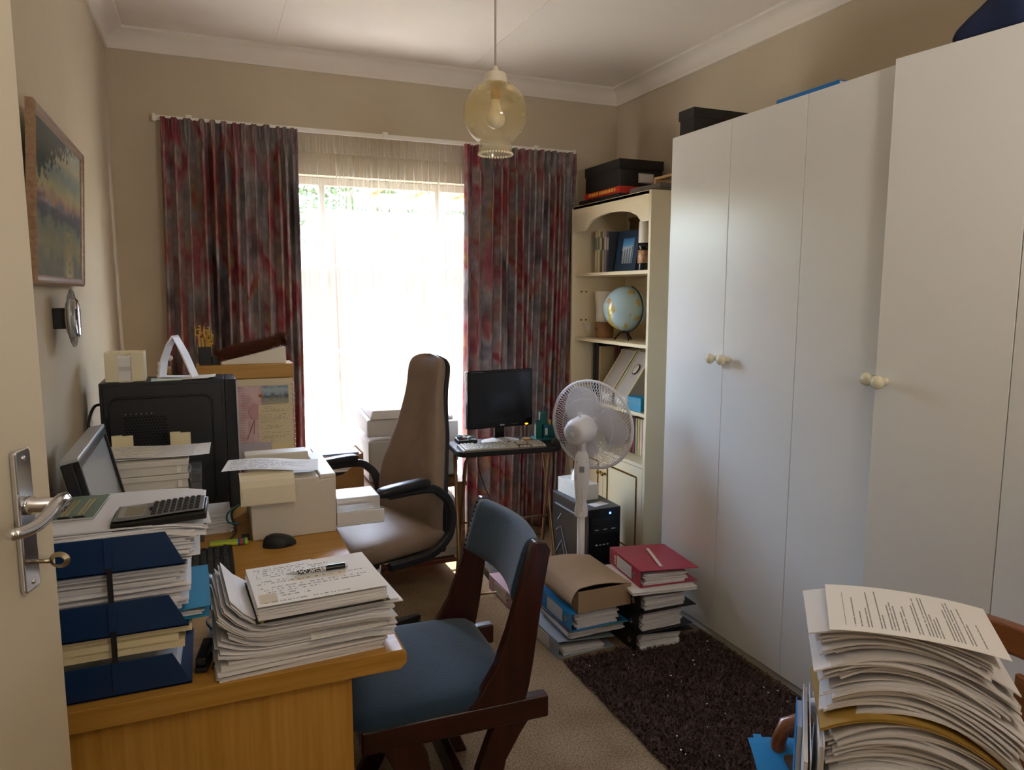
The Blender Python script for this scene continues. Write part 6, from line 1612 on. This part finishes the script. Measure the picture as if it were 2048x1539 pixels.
wdp = thing('wooden_rack', 'small pale wooden rack on the grey flat box', 'rack', (2.41, 3.42, BH+.040), rz=R(2))
plw = wood('pale_wood', '#c9a06a', '#e0bd8a', 'x', 1, .5)
bx('slat', plw, wdp, -.09, .09, -.10, -.08, 0, .045, .002); bx('slat', plw, wdp, -.09, .09, .06, .08, 0, .045, .002); bx('rail', plw, wdp, -.075, -.055, -.12, .10, .045, .060, .002); bx('rail', plw, wdp, .055, .075, -.12, .10, .045, .060, .002)

# ------------------------------------------------------------------ chair stacked with papers at the right
orw = wood('armchair_wood', '#6d3c1a', '#9a5c2c', 'y', .7, .35, coat=.3)
ac = thing('wooden_armchair', 'brown wooden armchair loaded with papers at the lower right', 'chair', (1.36, .98, 0), rz=R(-15))
# local: faces -x; back at +x, arms at +-y
bx('seat', mat('armchair_seat', '#5a4030', .7), ac, -.20, .24, -.215, .215, .42, .46, .012)
for s_ in (-1, 1):
    MB().tube([(-.185, .235*s_, .0), (-.185, .238*s_, .20), (-.180, .24*s_, .38), (-.195, .24*s_, .47), (-.180, .24*s_, .515), (-.11, .24*s_, .53), (.05, .24*s_, .525), (.24, .24*s_, .52)], [.018, .020, .022, .022, .022, .021, .020, .018], 12, flat=.8).build('arm', orw, ac, smooth=True)
    MB().bar([(.24, .25*s_, .0), (.245, .25*s_, .45), (.285, .25*s_, .72)], .035, .045, (0, 1, 0)).build('back_post', orw, ac, bevel=.008)
pts = [(.285+.035*math.sin(PI*u), -.27+.54*u, .735+.03*math.sin(PI*u)) for u in np.linspace(0, 1, 15)]
MB().bar(pts, .028, .075).build('top_rail', orw, ac, bevel=.01, seg=3)
for z in (.40, .18): bx('stretcher', orw, ac, -.19, -.17, -.225, .225, z-.04, z, .004)
for k in range(4): bx('back_slat', orw, ac, .262+.0, .276, -.18+k*.105, -.145+k*.105, .46, .71, .003)
def hump(a, b, c=.42, e=2.0): return lambda u, v, k: -(a+(b-a)*k)*abs(u-c)**e*4
PR = R(-44)
def rpile(label, dx, dy, z0, n, th, L, Wd, seed, bend, m=papers, rz=0, jit=.010, rj=.04, name='paper_stack'):
    t = thing(name, label, 'papers', (1.278+dx, .985+dy, z0), rz=PR+rz)
    mb = MB(); z = bundle(mb, 0, 0, 0, n, L, Wd, th, jit=jit, rj=rj, bend=bend, seed=seed, nu=14)
    o = mb.build('sheets', m, t); o['kind'] = 'stuff'; return t, z0+z
t, z = rpile('lowest thick bundle of papers on the wooden armchair', .03, -.03, .465, 20, .0050, .34, .25, 101, hump(.0, .03))
t, z = rpile('second bundle of bent papers on the wooden armchair', .035, -.02, z+.004, 20, .0046, .33, .24, 102, hump(.03, .05))
t, z = rpile('third bundle of papers in the armchair pile, under the manila folder', .02, -.01, z+.006, 16, .0044, .32, .235, 103, hump(.05, .062), rz=.08)
t = thing('manila_folder', 'curved manila folder in the middle of the armchair pile', 'folder', (1.285, .975, z+.006), rz=PR+.05)
MB().slab(lambda u, v: ((u-.5)*.34, (v-.5)*.25, .008-.062*abs(u-.42)**2*4), 16, 2, .003).build('cover', mat('manila', '#a8873f', .75), t)
MB().slab(lambda u, v: ((u-.5)*.34, (v-.5)*.25, .004-.062*abs(u-.42)**2*4), 16, 2, .003).build('cover', mat('manila', '#a8873f', .75), t)
z += .016
t, z = rpile('bent white papers above the manila folder in the armchair pile', .03, -.015, z+.004, 14, .0042, .33, .235, 104, hump(.062, .058), rz=-.03)
t, z = rpile('upper bundle of curved papers near the top of the armchair pile', .01, .0, z+.006, 13, .0042, .32, .23, 105, hump(.058, .045), rz=.05)
t, z = rpile('topmost loose papers under the printed letter on the armchair', -.01, .01, z+.004, 9, .0034, .30, .22, 106, hump(.045, .025), rz=.0)
loose('printed_letter', 'printed letter lying on top of the armchair paper pile', 'sheet', pr_sw, 1.262, .962, z+.010, .300, .212, PR+.01, lambda u, v: -.022*(u-.4)**2*2-.008*(1-v))
mm = printed('folder_print', lines=12, base='#e2ded8', cover=.4, dens=.4)
for k, (x, y, z0_, a, lb) in enumerate(((1.172, 1.085, .47, 14, 'white card folder leaning against the left side of the armchair pile'), (1.150, 1.10, .47, 18, 'outer white folder with rounded corner beside the armchair pile'))):
    t = thing('card_folder', lb, 'folder', (x, y, z0_), rot=(0, R(-a*.4), PR+R(90)))
    bx('cover', mat('white_card', '#e9e9ec', .6), t, -.13, .12, -.004-.004*k, -.002-.004*k, 0, .225-.03*k, .001); bx('cover', mat('white_card', '#e9e9ec', .6), t, -.13, .12, .004, .006, 0, .22-.03*k, .001); bx('sheets', papers, t, -.125, .115, -.002, .004, .002, .215-.03*k, 0)
t = thing('clear_sleeve', 'yellowish clear sleeve bulging out of the left of the armchair pile', 'sleeve', (1.175, 1.065, z-.12), rz=PR+R(90))
MB().slab(lambda u, v: ((u-.5)*.10, -.012*math.sin(PI*v)-.01, -.09+.12*v), 6, 8, .003).build('film', mat('yellow_sleeve', '#d8cd9a', .2, trans=.35, ior=1.2), t, smooth=True)
MB().slab(lambda u, v: ((u-.5)*.09, -.004, -.085+.11*v), 4, 4, .003).build('slips', cream_paper, t)
# bright blue paper folder hanging out on the left of the chair
bfm = mat('sky_blue_card', '#1c8fd6', .55)
t = thing('blue_folder', 'bright blue card folder sticking out beside the armchair over the rug', 'folder', (1.25, 1.215, .455), rz=R(-28))
MB().slab(lambda u, v: (-.10+.17*u, -.06+.13*v, .006*math.sin(3*u)-.03*(1-v)**2), 8, 6, .0015).build('cover', bfm, t)
MB().slab(lambda u, v: (-.10+.17*u+.01, -.06+.12*v, -.006+.004*math.sin(3*u)-.05*(1-v)**2), 8, 6, .0015).build('cover', bfm, t)
bx('tab', bfm, t, -.085, -.065, .068, .085, .0, .0015, 0)
t = thing('dark_case', 'black case edge with metal trim under the blue folder', 'case', (1.215, 1.13, .36), rz=R(-30))
bx('case_body', blackm, t, -.075, .10, -.10, .04, 0, .055, .006); bx('metal_trim', silver, t, -.076, .101, .038, .041, .024, .030, 0)
t = thing('blue_folder', 'blue document sleeve standing between the arm and the paper pile', 'folder', (1.178, 1.145, .46), rot=(0, 0, PR+R(90)))
bx('cover', bfm, t, -.06, .06, -.006, -.004, 0, .175, 0); bx('cover', bfm, t, -.06, .06, .006, .008, 0, .17, 0); bx('sheets', papers, t, -.055, .055, -.004, .006, .002, .165, 0)
